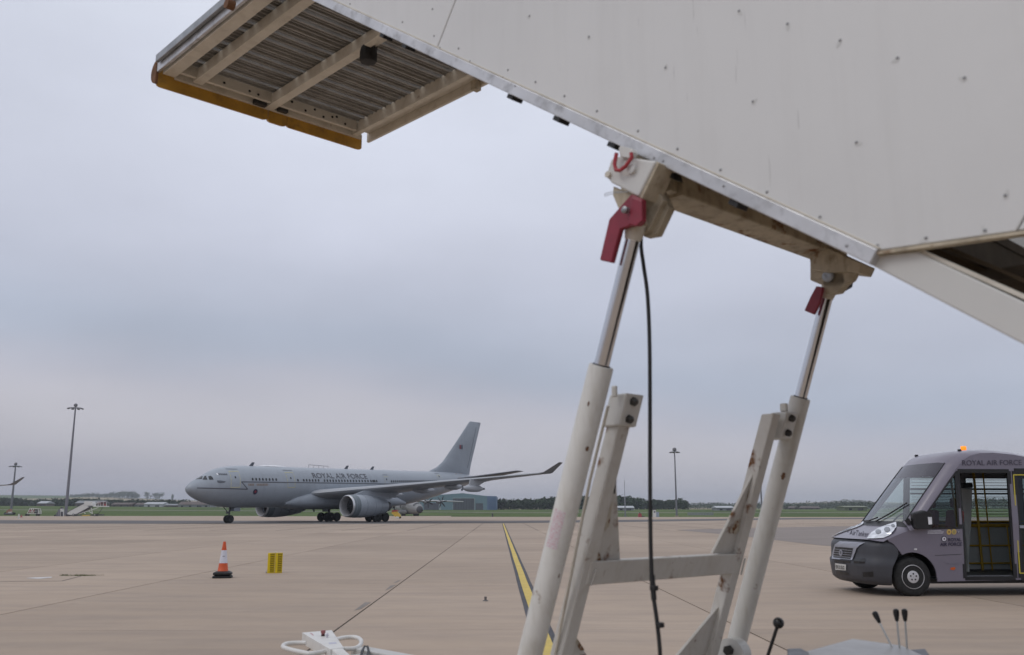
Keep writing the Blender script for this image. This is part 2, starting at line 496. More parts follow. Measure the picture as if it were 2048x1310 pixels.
# yellow taxi line with dark borders
LB = mat('dark_border_paint', (.05, .05, .06), .8, var=.25, scale=3, dirt=.35, dirtcol=(.28, .235, .2))
LY = mat('yellow_line_paint', (.58, .43, .10), .75, var=.14, scale=3, dirt=.5, dirtcol=(.33, .26, .15))
lx = .545
def strip(x0, x1, y0, y1, z):
    n = 40
    L0 = [ROT @ Vector((x0 + .004 * sin(k * 1.7), lerp(y0, y1, (k / n) ** 2), z)) for k in range(n + 1)]
    L1 = [ROT @ Vector((x1 + .004 * sin(k * 2.3 + 1), lerp(y0, y1, (k / n) ** 2), z)) for k in range(n + 1)]
    return MB().loft([L0, L1], caps=False, closed=False)
mk = strip(lx - .15, lx + .15, -4, 119.5, .004).build('taxi_line', LB)
tag(mk, 'yellow painted taxi line with dark borders running across the apron', 'line', kind='structure')
strip(lx - .075, lx + .075, -4, 119.5, .008).build('yellow_stripe', LY, mk)
# faded white ground marks and repair patches along the joints
FW = mat('faded_white_paint', (.55, .53, .52), .8, var=.2, dirt=.7, dirtcol=(.36, .29, .25))
def gpoly(pix, z): return [on_z(x, y, z) for x, y in pix]
wm = MB().poly(gpoly(((52, 1156.5), (62, 1155), (104, 1153.2), (103, 1155.3), (78, 1157.6)), .005)).build('painted_mark', FW)
tag(wm, 'faded white paint mark on the concrete', 'marking', kind='structure')
RP = mat('joint_repair', (.20, .175, .155), .8, var=.2)
def repair(pix):
    return MB().poly(gpoly(pix, .003)).build('repair_patch', RP, ap)
repair(((708, 1221), (722, 1217.5), (742, 1204.5), (730, 1204.5)))
repair(((770, 1181), (781, 1176.5), (792, 1169.5), (781, 1171)))
repair(((786, 1166), (797, 1160.5), (801, 1160.5), (793, 1165)))
# ================================================================== passenger stairs (foreground)
AN = radians(46.7)
E1, E2 = Vector((sin(AN), cos(AN), 0)), Vector((-cos(AN), sin(AN), 0))      # across the stairs, up the stairs
C0, U0 = 3.2, 2.0
st = empty('passenger_stairs', E1 * C0 + E2 * U0, pi / 2 - AN,
           'tall white mobile passenger stairs with hydraulic rams and a raised boarding platform', 'stairs')
def S(c, u, z): return Vector((c - C0, u - U0, z))
def w2s(P): return S(P.dot(E1), P.dot(E2), P.z)
def sc_(px, py, c):
    r = ray(px, py); return w2s(EYEP + r * (c / r.dot(E1)))
def sz_(px, py, z):
    return w2s(on_z(px, py, z))
RU, RZ, RK = 1.895, 2.393, .3623            # plane of the rams: u = RU + RK*(RZ - z)
def sr_(px, py, off=0.0):
    r = ray(px, py); n = E2 + Vector((0, 0, RK))
    return w2s(EYEP + r * ((RU + RK * RZ + off - n.dot(EYEP)) / n.dot(r)))
RD = Vector((0, -RK, 1)).normalized()       # direction up along a ram (local)
XA = Vector((1, 0, 0))
CN = 2.341                                   # near side plane
CF = 4.08                                    # far side plane
ZP = 4.5                                     # underside of the platform

WHITE = mat('white_stair_paint', (.60, .595, .57), .42, var=.04, scale=1.2, dirt=.10, dirtcol=(.35, .33, .29))
PANEL = mat('white_side_panel', (.66, .66, .65), .33, var=.035, scale=.7, dirt=.10, dirtcol=(.36, .345, .32), streak=.14, streakcol=(.46, .45, .43), scratch=.3, bump=.06, bscale=3.0)
WORN = mat('worn_white_ram_paint', (.66, .65, .61), .42, var=.07, scale=3, streak=.35, streakcol=(.36, .31, .22), sscale=(22, 22, 2.2), dirt=.38, dirtcol=(.33, .27, .18), rust=.20, rscale=11)
RUSTY = mat('rusty_white_frame_paint', (.60, .585, .55), .5, var=.07, scale=3, streak=.3, streakcol=(.33, .27, .18), sscale=(25, 25, 4), dirt=.3, dirtcol=(.34, .28, .2), rust=.46, rscale=8)
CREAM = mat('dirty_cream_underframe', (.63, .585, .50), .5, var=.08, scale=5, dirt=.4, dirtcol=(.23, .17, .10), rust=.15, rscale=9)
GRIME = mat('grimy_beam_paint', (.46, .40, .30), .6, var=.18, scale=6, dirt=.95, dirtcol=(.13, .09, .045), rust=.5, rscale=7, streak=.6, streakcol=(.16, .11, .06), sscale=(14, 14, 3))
ALU = mat('scuffed_aluminium_rail', (.55, .55, .56), .4, .6, var=.16, scale=5, dirt=.85, dirtcol=(.16, .15, .14))
CHROME = mat('chrome_rod', (.62, .63, .65), .14, 1.0, var=.04)
RED = mat('red_handle_paint', (.23, .018, .038), .42, var=.16, scale=9, dirt=.45, dirtcol=(.10, .03, .03), rust=.12, rscale=22, rustcol=(.12, .07, .06))
REDD = mat('red_hook_plastic', (.36, .03, .04), .35, var=.1)
BLACK = mat('black_rubber', (.012, .012, .013), .6, var=.2)
BLACKP = mat('black_plastic', (.015, .015, .016), .35, var=.2)
YELB = mat('worn_yellow_bumper', (.46, .245, .03), .6, var=.2, scale=7, dirt=.8, dirtcol=(.18, .09, .03), rust=.22, rscale=5)
RUST = mat('rusted_cap', (.16, .075, .035), .85, var=.3, scale=12)
STEEL = mat('galvanised_steel', (.33, .34, .35), .45, .8, var=.2, scale=9, dirt=.3)
PLANKM = mat('grip_plank_metal', (.36, .35, .33), .55, .1, var=.15, scale=8, dirt=.35, dirtcol=(.12, .09, .06))
BOLT = mat('dark_bolt', (.07, .068, .065), .5, .6, var=.25)

# ---- near side panel: large riveted sheets with seams
def line_z(u): return 2.205 + .6935 * (u - 1.097)        # lower edge of the panel
HP = 1.45
def seam_u(t): return t                                   # seams run square to the slope
sl = math.atan(.6935)
NS = Vector((0, -sin(sl), cos(sl)))                       # up, square to the slope
def panel(c, th, name, mt):
    sheets = []
    q0, q1 = 2.97, 0.72                                    # seam stations on the lower edge
    g = .0022
    def lo(u): return S(c, u, line_z(u))
    def hi(u): return lo(u) + NS * HP
    a = [lo(4.44 + .15), lo(q0 + g), hi(q0 + g), hi(4.6)]
    bq = [lo(q0 - g), lo(1.10), S(c, 1.097, 2.185), S(c, q1 + g, 2.16), S(c, q1 + g, 2.16) + NS * 1.62, hi(q0 - g)]
    cq = [S(c, q1 - g, 2.16), S(c, .25, 2.13), S(c, .25, 2.13) + NS * 1.9, S(c, q1 - g, 2.16) + NS * 1.62]
    for p in (a, bq, cq):
        sheets.append(MB().prism(p, (th, 0, 0)).build(name, mt, st, bevel=.004))
    return sheets
panel(CN, .03, 'side_panel', PANEL)
panel(CF, .03, 'side_panel', PANEL)
# backing strip seen through the seams
MB().prism([S(CN + .032, 3.02, line_z(3.02) + .02), S(CN + .032, 2.92, line_z(2.92) + .02), S(CN + .032, 2.92, line_z(2.92)) + NS * 1.4, S(CN + .032, 3.02, line_z(3.02)) + NS * 1.4], (.01, 0, 0)).build('seam_backing', BLACK, st)
# dark underside / returned lip of the horizontal lower edge
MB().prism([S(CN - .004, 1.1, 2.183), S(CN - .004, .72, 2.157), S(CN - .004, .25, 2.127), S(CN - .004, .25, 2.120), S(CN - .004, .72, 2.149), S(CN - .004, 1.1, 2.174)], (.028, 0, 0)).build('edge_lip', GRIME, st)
# rivets
rv = MB(); rv.lathe([(.0048, 0), (.0045, .0014), (.0028, .0026), (.0004, .003)], (0, 0, 0), (-1, 0, 0), 10)
RIV = mat('dull_rivet', (.26, .26, .265), .5, .3, var=.2)
rv0 = None
RPIX = [(917, 97), (1016, 140), (1071, 164), (1129, 192), (1194, 222), (1276, 262), (1355, 298), (1441, 340), (1534, 384), (1640, 434), (1755, 491), (1852, 476),
        (1059, 32), (1178, 74), (1331, 135), (1506, 203), (1713, 285), (1478, 22), (1575, 48), (1680, 81), (1795, 116), (1929, 156), (1970, 461), (2011, 391),
        (865, 18), (700, 8), (805, 44), (868, 72)]
for x, y in RPIX:
    L = sc_(x, y, CN)
    if rv0 is None:
        rv0 = rv.build('rivet', RIV, st, smooth=40); rv0.location = L
    else:
        inst(rv0, 'rivet', st, L)
# dirt rings and runs below rivets are wear with a shape of its own
STN = mat('rivet_stain', (.58, .58, .565), .5, var=.06)
s0 = None
for k, (x, y) in enumerate(RPIX[9:24]):
    L = sc_(x, y + 3, CN) + Vector((-.0008, 0, 0))
    if s0 is None:
        q = MB(); q.poly([(0, .006 * cos(a) * (1 + .25 * sin(3 * a)), -.006 + .012 * sin(a)) for a in [2 * pi * i / 14 for i in range(14)]])
        s0 = q.build('stain', STN, st); s0.location = L
    else:
        inst(s0, 'stain', st, L, (k * .7, 0, 0))
# aluminium rail along the sloping edge
def slope_bar(c0, c1, u0, u1, d0, d1, name, mt, bev=.003):
    """box along the slope; d measured square to the slope from the panel's lower edge"""
    P = [S(c0, u0, line_z(u0)) + NS * d0, S(c0, u1, line_z(u1)) + NS * d0, S(c0, u1, line_z(u1)) + NS * d1, S(c0, u0, line_z(u0)) + NS * d1]
    return MB().prism(P, (c1 - c0, 0, 0)).build(name, mt, st, bevel=bev)
slope_bar(CN - .012, CN + .05, 1.06, 4.55, -.040, .004, 'edge_rail', ALU)
slope_bar(CN - .006, CN + .02, 1.06, 4.55, .005, .011, 'edge_trim', CREAM, .001)
slope_bar(CF - .04, CF + .01, 1.06, 4.55, -.040, .004, 'edge_rail', ALU)
# rubber pads below the rail
for x, y in ((1035, 190), (1129, 238), (1240, 293), (1489, 427), (820, 88), (775, 66)):
    L = sc_(x, y, CN + .01)
    slope_u = L.y + U0
    slope_bar(CN - .005, CN + .05, slope_u - .016, slope_u + .016, -.058, -.041, 'rubber_pad', BLACK, .002)
# small screw heads on the rail
for x, y in ((1308, 316), (1326, 322), (1447, 372), (1693, 492), (1030, 172), (940, 122), (880, 95)):
    L = sc_(x, y, CN - .0125)
    inst(rv0, 'rivet', st, L, (0, 0, 0), (1, .8, .8))

# ---- stringers, treads and underside of the two flights
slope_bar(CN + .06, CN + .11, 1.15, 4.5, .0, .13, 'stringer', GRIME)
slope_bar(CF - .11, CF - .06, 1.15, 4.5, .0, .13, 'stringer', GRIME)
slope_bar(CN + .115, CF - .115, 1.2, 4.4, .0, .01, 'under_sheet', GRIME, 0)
slope_bar(CN + .09, CF - .09, -1.6, 1.35, .075, .085, 'under_sheet', mat('recess_shade_brown', (.06, .044, .028), .95, var=.3, scale=3, spec=.1), 0)  # shade of the recess below the lower flight, put into a dark brown
slope_bar(CN + .35, CN + .40, -1.6, 1.3, -.02, .07, 'under_rib', mat('recess_shade_brown', (.1, .08, .05)), 0)
# lower flight's white side beam
def lowbeam(c):
    P = [sc_(1722, 519, c), sc_(2048, 689, c)]
    d = (P[1] - P[0]).normalized()
    T = [sc_(1832, 503, c), sc_(2048, 604, c)]
    e = (T[1] - T[0]).normalized()
    return MB().prism([P[0], P[1] + d * 2.2, T[1] + e * 2.2, T[0], sc_(1742, 511, c)], (.05, 0, 0)).build('lower_side_beam', WHITE, st, bevel=.004)
lowbeam(CN + .02)
lb = lowbeam(CN + .02); lb.location = (CF - CN - .09, 0, 0)
slope_bar(CN + .03, CN + .07, -1.4, 1.0, .038, .050, 'beam_flange', CREAM, .002)
TREAD = mat('stair_tread', (.055, .043, .03), .9, 0, var=.3, spec=.15)
tr = MB().box((0, 0, 0), (CF - CN - .24, .27, .03))
tr.box((0, -.125, -.06), (CF - CN - .24, .012, .10))
t0 = tr.build('tread', TREAD, st, bevel=.003)
n = 0
zz = .42
for k in range(21):
    z = .40 + k * .2
    u = 1.097 + (z - .02 - 2.205) / .6935
    L = S((CN + CF) / 2, u, z + .09)
    if k == 0: t0.location = L
    else: inst(t0, 'tread', st, L)

# ---- platform underside
def joist(c0, c1, u0, u1, z0, z1, name='joist', mt=None, bev=.004):
    return MB().box(S((c0 + c1) / 2, (u0 + u1) / 2, (z0 + z1) / 2), (c1 - c0, u1 - u0, z1 - z0)).build(name, mt or CREAM, st, bevel=bev)
joist(2.335, 2.425, 4.3, 6.04, ZP, ZP + .09, 'side_channel')
joist(2.300, 2.322, 4.3, 6.06, ZP + .01, ZP + .13, 'side_rail', ALU)
joist(2.270, 2.295, 4.3, 6.02, ZP + .06, ZP + .115, 'handrail_foot', STEEL)
joist(2.545, 2.615, 4.3, 6.02, ZP, ZP + .085)
joist(3.13, 3.20, 4.3, 6.055, ZP, ZP + .085)
joist(3.90, 3.945, 4.3, 6.03, ZP, ZP + .10, 'side_channel')
joist(3.945, 4.06, 4.3, 6.03, ZP + .055, ZP + .07, 'channel_web')
joist(4.06, 4.085, 4.3, 6.06, ZP - .01, ZP + .12, 'side_channel')
# front cross members
joist(2.43, 3.895, 5.955, 5.985, ZP + .012, ZP + .10, 'cross_member')
joist(2.43, 4.0, 6.045, 6.07, ZP - .002, ZP + .115, 'front_plate')
joist(2.33, 3.9, 5.985, 6.044, ZP + .055, ZP + .068, 'cross_plate')
for c in (2.75, 2.95, 3.02, 3.3, 3.42, 3.5, 3.58, 3.66, 3.7, 3.78):
    MB().lathe([(.010, 0), (.010, .003)], S(c, 5.954, ZP + .05 + .02 * sin(c * 31)), (0, -1, 0), 8).build('bolt_hole', BLACK, st)
joist(3.02, 3.12, 6.00, 6.04, ZP - .01, ZP + .03, 'hinge_block', BOLT)
joist(3.22, 3.30, 6.0, 6.04, ZP - .005, ZP + .03, 'hinge_block', BOLT)
# planks with serrated edges and open slots
def plank(w, teeth):
    q = MB(); c0, c1 = 2.40, 3.92; nt_ = 58
    L = c1 - c0
    q.box((L / 2, 0, .025), (L, w * .78, .004))                       # web
    q.box((L / 2, -w * .30, .012), (L, .006, .022)); q.box((L / 2, w * .28, .012), (L, .006, .022))
    q.box((L / 2, -w * .08, .018), (L, .010, .008)); q.box((L / 2, w * .13, .018), (L, .010, .008))
    if teeth:
        d = L / nt_
        vs, fs = [], []
        for k in range(nt_):
            x = k * d; o = len(vs)
            vs += [(x, w * .39, .025), (x + d * .48, w * .39, .025), (x + d * .40, w * .39 + .027, .025), (x + d * .1, w * .39 + .027, .025)]
            fs.append((o, o + 1, o + 2, o + 3))
        q.add(vs, fs)
    return q
PW = .122
pk = plank(PW, True).build('grip_plank', PLANKM, st, recalc=False)
pu = 4.32; k = 0
while pu < 5.93:
    L = S(2.40, pu, ZP + .085)
    if k == 0: pk.location = L
    else: inst(pk, 'grip_plank', st, L)
    if k % 3 == 2:
        joist(2.43, 3.895, pu + PW * .5 - .012, pu + PW * .5 + .012, ZP + .112, ZP + .117, 'joint_strip', GRIME, 0)
    pu += PW; k += 1
# floor sheets resting over the edge zones
# yellow bumper in two lengths with rusty ends
def bumper(c0, c1, u0, u1, z, name='bumper'):
    q = MB(); n = 14
    def prof(c, uu, k=1): return [S(c, uu + .066 * k * cos(a) - .005, z + .074 * k * sin(a)) for a in [-pi / 2 + pi * i / n for i in range(n + 1)]]
    q.loft([prof(c0, u0, .8), prof(c0 + .01, u0, .95), prof(c0 + .025, u0), prof(c1 - .03, u1), prof(c1 - .012, u1, .93), prof(c1, u1, .75)], caps=True)
    return q.build(name, YELB, st, smooth=50)
bb = bumper(2.315, 3.165, 6.075, 6.075, ZP - .012)
bumper(3.175, 3.33, 6.08, 6.08, ZP - .016); bumper(3.335, 4.02, 6.075, 6.075, ZP - .014)
q = MB(); q.prism([S(2.295, 6.06 + .085 * cos(a), ZP + .015 + .085 * sin(a)) for a in [-pi / 2 + pi * i / 12 for i in range(13)]], (.018, 0, 0)); q.build('bumper_end_cap', RUST, st)
# hanging lamp and red tag
lamp_c = S(3.165, 4.62, ZP)
q = MB(); q.bar(sz_(768, 62, ZP - .02), sz_(735, 86, ZP - .02), .05, .05); q.build('lamp_bracket', CREAM, st, bevel=.004)
P = sc_(737, 108, 3.16)
fl = MB(); fl.lathe([(.002, .05), (.045, .05), (.05, .04), (.058, .005), (.058, -.045), (.05, -.058), (.03, -.06), (.002, -.06)], P, (0, 0, 1), 16)
fl = fl.build('work_lamp', BLACK, st, smooth=45)
q = MB(); q.bar(P + Vector((.03, 0, .04)), P + Vector((.035, 0, .13)), .04, .05); q.build('lamp_arm', BLACK, fl)
MB().box(sc_(497, 88, 2.60), (.03, .02, .04)).build('red_tag', REDD, st, bevel=.004)
# lattice hand rail fixed outside the near edge and its rusty roller
hs0 = MB().box((0, 0, -.03), (.014, .05, .018)).build('rail_stud', BOLT, st, bevel=.003)
hs0.location = S(2.283, 4.72, ZP + .135)
for k in range(1, 14): inst(hs0, 'rail_stud', st, S(2.283, 4.72 + .09 * k, ZP + .135))
MB().lathe([(.03, 0), (.03, .05)], sz_(452, 6, ZP - .01), (1, 0, 0), 14).build('roller', RUST, st, smooth=40)
# bracket at the inner end of the far channel
q = MB(); q.box(sz_(952, 172, ZP - .01), (.06, .05, .07)); q.build('channel_bracket', GRIME, st, bevel=.004)
# guard rails on top of the platform (seen only from elsewhere)
q = MB()
for c in (2.36, 4.06):
    q.tube([S(c, 4.4, ZP + .15), S(c, 4.4, ZP + 1.15), S(c, 4.72, ZP + 1.15), S(c, 4.72, ZP + .12)], .02)
    q.build('guard_rail', STEEL, st, smooth=50); q = MB()

# ---- cross beam under the stairs between the two ram heads
bm_ = MB()
bm_.prism([S(CN + .055, 1.84, 2.59), S(CN + .055, 1.84, line_z(1.84) - .03), S(CN + .055, 1.97, line_z(1.97) - .03), S(CN + .055, 1.97, 2.59)], (1.36, 0, 0))
bm_.build('cross_beam', GRIME, st, bevel=.006)
for c in (2.40, 2.46, 2.53):
    MB().prism([S(c, 1.82, 2.578), S(c, 1.82, line_z(1.82) - .045), S(c, 1.99, line_z(1.99) - .045), S(c, 1.99, 2.578)], (.022, 0, 0)).build('stiffener', GRIME, st, bevel=.003)

# ---- ram heads
def pc(pix, c, th, name, mt, bev=.004, par=None):
    return MB().prism([sc_(x, y, c) for x, y in pix], (th, 0, 0)).build(name, mt, par or st, bevel=bev)
blk = pc(((1222, 318), (1238, 312), (1312, 322), (1276, 393), (1222, 365), (1211, 352)), CN - .055, .07, 'ram_head_block', WHITE, .006)
pc(((1276, 393), (1312, 322), (1318, 326), (1284, 397)), CN - .048, .09, 'ram_head_side', GRIME, .002)
pc(((1236, 298), (1240, 291), (1262, 296), (1266, 304), (1258, 316), (1240, 314)), CN - .07, .03, 'hook_clip', WHITE, .004)
MB().lathe([(.016, 0), (.016, .012), (.010, .014)], sc_(1266, 339, CN - .055), (-1, 0, 0), 14).build('block_bolt', WHITE, blk, smooth=40)
MB().lathe([(.011, 0), (.011, .01)], sc_(1218, 350, CN - .055), (-1, 0, 0), 12).build('block_bolt', CREAM, blk, smooth=40)
hk = [sc_(x, y, CN - .078) for x, y in ((1233, 306), (1229, 328), (1232, 340), (1240, 341), (1252, 332), (1264, 314), (1262, 306))]
MB().tube(hk, .0068, 8).build('safety_hook', REDD, st, smooth=50)
# clevis plates
pc(((1226, 372), (1280, 396), (1292, 450), (1256, 452), (1234, 412), (1225, 390)), CN - .035, .014, 'clevis_plate', GRIME)
pc(((1286, 400), (1322, 380), (1338, 415), (1312, 470), (1288, 474), (1270, 450)), CN + .045, .035, 'clevis_plate', GRIME)
pc(((1268, 400), (1316, 380), (1326, 400), (1312, 430), (1296, 462), (1268, 470)), CN + .02, .03, 'clevis_inner', GRIME)
pc(((1318, 330), (1345, 345), (1350, 360), (1330, 352), (1310, 345)), CN + .03, .05, 'gap_shade', BLACK)  # shaded gap between block and rail, built as a black piece
pc(((1306, 405), (1316, 408), (1308, 445), (1298, 452)), CN + .035, .012, 'hose_block', BLACK, .003)
# red shut-off handle
hd = pc(((1262, 388), (1285, 398), (1285, 440), (1277, 450), (1258, 452), (1240, 458), (1222, 525), (1199, 520), (1218, 438)), CN - .062, .022, 'red_lever', RED, .004)
hd2 = pc(((1262, 392), (1283, 400), (1284, 441), (1270, 452), (1256, 448)), CN - .075, .012, 'lever_boss', RED, .004, hd)
MB().lathe([(.012, 0), (.012, .016), (.006, .02)], sc_(1254, 421, CN - .075), (-1, 0, 0), 12).build('lever_bolt', STEEL, hd, smooth=40)
wt = [sc_(x, y, CN - .07) for x, y in ((1260, 383), (1230, 386), (1210, 392), (1209, 388), (1222, 384), (1245, 383))]
MB().tube(wt, .0012, 5).build('lock_wire', STEEL, st)

# ---- rams
def ram(c, top, rod_end, rcyl, rrod, foot_z):
    q = MB()
    a = S(c, RU + RK * (RZ - top), top); b = S(c, RU + RK * (RZ - rod_end), rod_end); f = S(c, RU + RK * (RZ - foot_z), foot_z)
    r = MB().tube([a, b], rrod, 22).build('ram_rod', CHROME, st, smooth=40)
    MB().lathe([(rrod * 1.28, .02), (rrod * 1.22, 0), (rrod * 1.28, -.012), (rrod * .9, -.05)], a + RD * .03, RD, 16).build('rod_eye', CREAM, st, smooth=40)
    d = (f - b).length
    cy = MB().lathe([(rrod + .002, 0), (rcyl * .96, 0), (rcyl, -.006), (rcyl, -d), (rcyl * .3, -d)], b, RD, 26).build('ram_cylinder', WORN, st, smooth=40)
    MB().lathe([(rrod * 1.15, -.001), (rrod * 1.15, .004)], b, RD, 20).build('rod_wiper', BLACK, cy)
    return cy
r1 = ram(CN, 2.40, 1.983, .0425, .0265, .55)
r2 = ram(3.641, 2.405, 1.983, .0425, .0265, .55)
# warning label on the near cylinder
LBL = bpy.data.materials.new('warning_label'); LBL.use_nodes = True
t = LBL.node_tree; bs = t.nodes['Principled BSDF']; bs.inputs['Roughness'].default_value = .5
co = t.nodes.new('ShaderNodeTexCoord'); mp_ = t.nodes.new('ShaderNodeMapping'); mp_.inputs['Scale'].default_value = (90, 90, 200)
t.links.new(co.outputs['Object'], mp_.inputs[0])
nn = t.nodes.new('ShaderNodeTexNoise'); nn.inputs['Scale'].default_value = 2.2; t.links.new(mp_.outputs[0], nn.inputs['Vector'])
rr = t.nodes.new('ShaderNodeValToRGB'); t.links.new(nn.outputs['Fac'], rr.inputs[0])
rr.color_ramp.elements[0].color = (.60, .36, .40, 1); rr.color_ramp.elements[0].position = .40; rr.color_ramp.elements[1].color = (.66, .63, .64, 1); rr.color_ramp.elements[1].position = .52
t.links.new(rr.outputs[0], bs.inputs['Base Color'])
def ram_patch(c, zc, hz, a0, a1, rad, name, mt, par):
    q = MB(); rows = []
    x = XA; y = RD.cross(x)
    for i in range(9):
        z = zc - hz / 2 + hz * i / 8; am_, ah_ = (a0 + a1) / 2, (a1 - a0) / 2 * (1 if name != 'rust_spot' else math.sqrt(max(.04, 1 - ((i - 4) / 4) ** 2)) * (1 + .35 * sin(i * 2.1)))
        o = S(c, RU + RK * (RZ - z), z)
        rows.append([o + (x * cos(a) + y * sin(a)) * rad for a in [lerp(am_ - ah_, am_ + ah_, k / 8) for k in range(9)]])
    q.loft(rows, caps=False, closed=False)
    return q.build(name, mt, par, smooth=60)
# facing the viewer: find angle of the viewer round the ram axis
def face_angle(c, z):
    o = S(c, RU + RK * (RZ - z), z); v = w2s(EYEP) - o
    return math.atan2(v.dot(RD.cross(XA)), v.dot(XA))
fa = face_angle(CN, 1.4)
ram_patch(CN, 1.445, .125, fa - .95, fa + .05, .0432, 'warning_label', LBL, r1)
for zc, da, w in ((1.72, .45, .10), (1.30, .8, .05), (1.86, -.3, .05)):
    ram_patch(CN, zc, .016, fa + da - w, fa + da + w * 2, .0429, 'rust_spot', RUST, r1)
fb = face_angle(3.641, 1.6)
ram_patch(3.641, 1.66, .03, fb + .1, fb + .5, .0429, 'rust_spot', RUST, r2)

# ---- far ram head
pc(((1620, 520), (1640, 500), (1720, 535), (1706, 560), (1672, 582), (1620, 560)), 3.60, .03, 'clevis_plate', GRIME)
pc(((1618, 512), (1648, 492), (1724, 527), (1716, 545), (1690, 542), (1655, 545), (1622, 540)), 3.57, .12, 'ram_head_block', GRIME)
pc(((1655, 535), (1686, 540), (1692, 562), (1676, 584), (1652, 588), (1644, 565)), 3.60, .05, 'clevis_inner', GRIME)
pc(((1684, 545), (1700, 548), (1696, 572), (1682, 580)), 3.64, .04, 'hose_block', BLACK)
MB().lathe([(.026, 0), (.026, .016), (.014, .02), (.006, .018)], sc_(1659, 553, 3.60), (-1, 0, 0), 16).build('pivot_pin', STEEL, st, smooth=40)
pc(((1632, 572), (1646, 574), (1640, 604), (1627, 629), (1608, 621), (1621, 592)), 3.575, .018, 'red_lever', RED)

# ---- braced frame behind the rams
def post(c0, c1, ztop, zbot, off0, off1):
    q = MB(); P = []
    for z in (zbot, ztop):
        for c, o in ((c0, off0), (c1, off0), (c1, off1), (c0, off1)):
            P.append(S(c, RU + RK * (RZ - z) + o, z))
    q.add(P, [(3, 2, 1, 0), (4, 5, 6, 7), (0, 1, 5, 4), (1, 2, 6, 5), (2, 3, 7, 6), (3, 0, 4, 7)])
    return q
PL = (sr_(1198, 1000).x + C0 - .025, sr_(1198, 1000).x + C0 + .035)
PR = (sr_(1515, 950).x + C0 - .045, sr_(1515, 950).x + C0 + .012)
post(PL[0], PL[1], 1.84, .45, -.03, .03).build('frame_post', RUSTY, st, bevel=.005)
post(PR[0], PR[1], 1.90, .45, -.03, .03).build('frame_post', RUSTY, st, bevel=.005)
# top clamps with bolts
for (px, py), c, zc in (((1245, 822), PL[0] + .005, 0), ((1562, 852), PR[0] + .01, 0)):
    L = sr_(px, py); z = L.z
    w = .095
    c = L.x + C0
    q = post(c - .045, c + .05, z + .055, z - .055, -.04, .04).build('post_clamp', WHITE, st, bevel=.006)
    for dz in (.03, -.03):
        zz = z + dz
        MB().lathe([(.016, 0), (.016, .012), (.009, .02)], S(c - .005, RU + RK * (RZ - zz) - .04, zz), Vector((0, -1, -RK)).normalized(), 6).build('clamp_bolt', BOLT, q)
# cross bars
q = MB()
zc = sr_(1320, 1136).z
post(PL[1] - .03, PR[0] + .03, zc + .042, zc - .042, -.034, .034).build('cross_bar', RUSTY, st, bevel=.006)
post(PL[1] - .03, PR[0] + .03, .80, .72, -.034, .034).build('cross_bar', RUSTY, st, bevel=.006)
def gusset(pix, name='gusset', mt=None):
    P = [sr_(x, y) - Vector((0, .006, .002)) for x, y in pix]
    return MB().prism(P, Vector((0, 1, RK)).normalized() * .012).build(name, mt or RUSTY, st, bevel=.002)
gusset(((1226, 962), (1230, 958), (1238, 1120), (1172, 1132), (1195, 1010)))
gusset(((1219, 985), (1224, 945), (1229, 935), (1231, 962), (1228, 988)), 'rubber_edge', BLACK)
gusset(((1519, 918), (1423, 1106), (1482, 1110)))
gusset(((1142, 1262), (1180, 1322), (1128, 1326)))
gusset(((1437, 1210), (1345, 1320), (1430, 1320)))
# rust streaks that follow the welds
def streak(pix, mt=None):
    P = [sr_(x, y) - Vector((0, .0075 + .001, .003)) for x, y in pix]
    MB().poly(P).build('rust_streak', RUSTL, st)
RUSTL = mat('weld_rust', (.50, .46, .38), .6, var=.15, scale=25, dirt=.9, dirtcol=(.26, .14, .05), rust=.72, rscale=26)
streak(((1217, 1010), (1222, 1000), (1215, 1050), (1206, 1062), (1203, 1046)))
streak(((1187, 1120), (1192, 1098), (1199, 1112), (1198, 1121)))
streak(((1145, 1268), (1152, 1276), (1166, 1298), (1158, 1300), (1148, 1284)))
streak(((1456, 1062), (1466, 1040), (1478, 1036), (1476, 1058), (1468, 1068)))
streak(((1489, 1000), (1494, 980), (1499, 976), (1497, 998)))
streak(((1425, 1270), (1434, 1216), (1438, 1214), (1430, 1268)))
# weld beads where the bars meet
def bead(a, b_):
    n = 14; P = [sr_(lerp(a[0], b_[0], k / n), lerp(a[1], b_[1], k / n)) - Vector((0, .034, .012)) for k in range(n + 1)]
    MB().tube(P, [.0035 + .0012 * (k % 2) for k in range(n + 1)], 6).build('weld_bead', RUSTY, st, smooth=60)
bead((1178, 1130), (1168, 1163)); bead((1476, 1110), (1468, 1143))
# thin hydraulic pipe beside the near ram
MB().tube([sr_(1216, 812), sr_(1180, 960), sr_(1108, 1320)], .0055, 8).build('hydraulic_pipe', CREAM, st, smooth=50)
MB().box(sr_(1229, 783), (.010, .022, .04)).build('pipe_lug', WORN, st, bevel=.004)
q = sr_(1568, 815); MB().box(q, (.02, .03, .035)).build('pipe_union', WORN, st, bevel=.004)
# foot clamp of the far ram
q = sc_(1462, 1300, 3.56); MB().lathe([(.07, -.03), (.07, .03)], q + Vector((.02, 0, -.02)), (1, 0, 0), 18).build('foot_bracket', WHITE, st, smooth=40)
MB().lathe([(.022, 0), (.022, .02)], q + Vector((-.01, .0, .0)), (-1, 0, 0), 6).build('foot_bolt', BOLT, st)

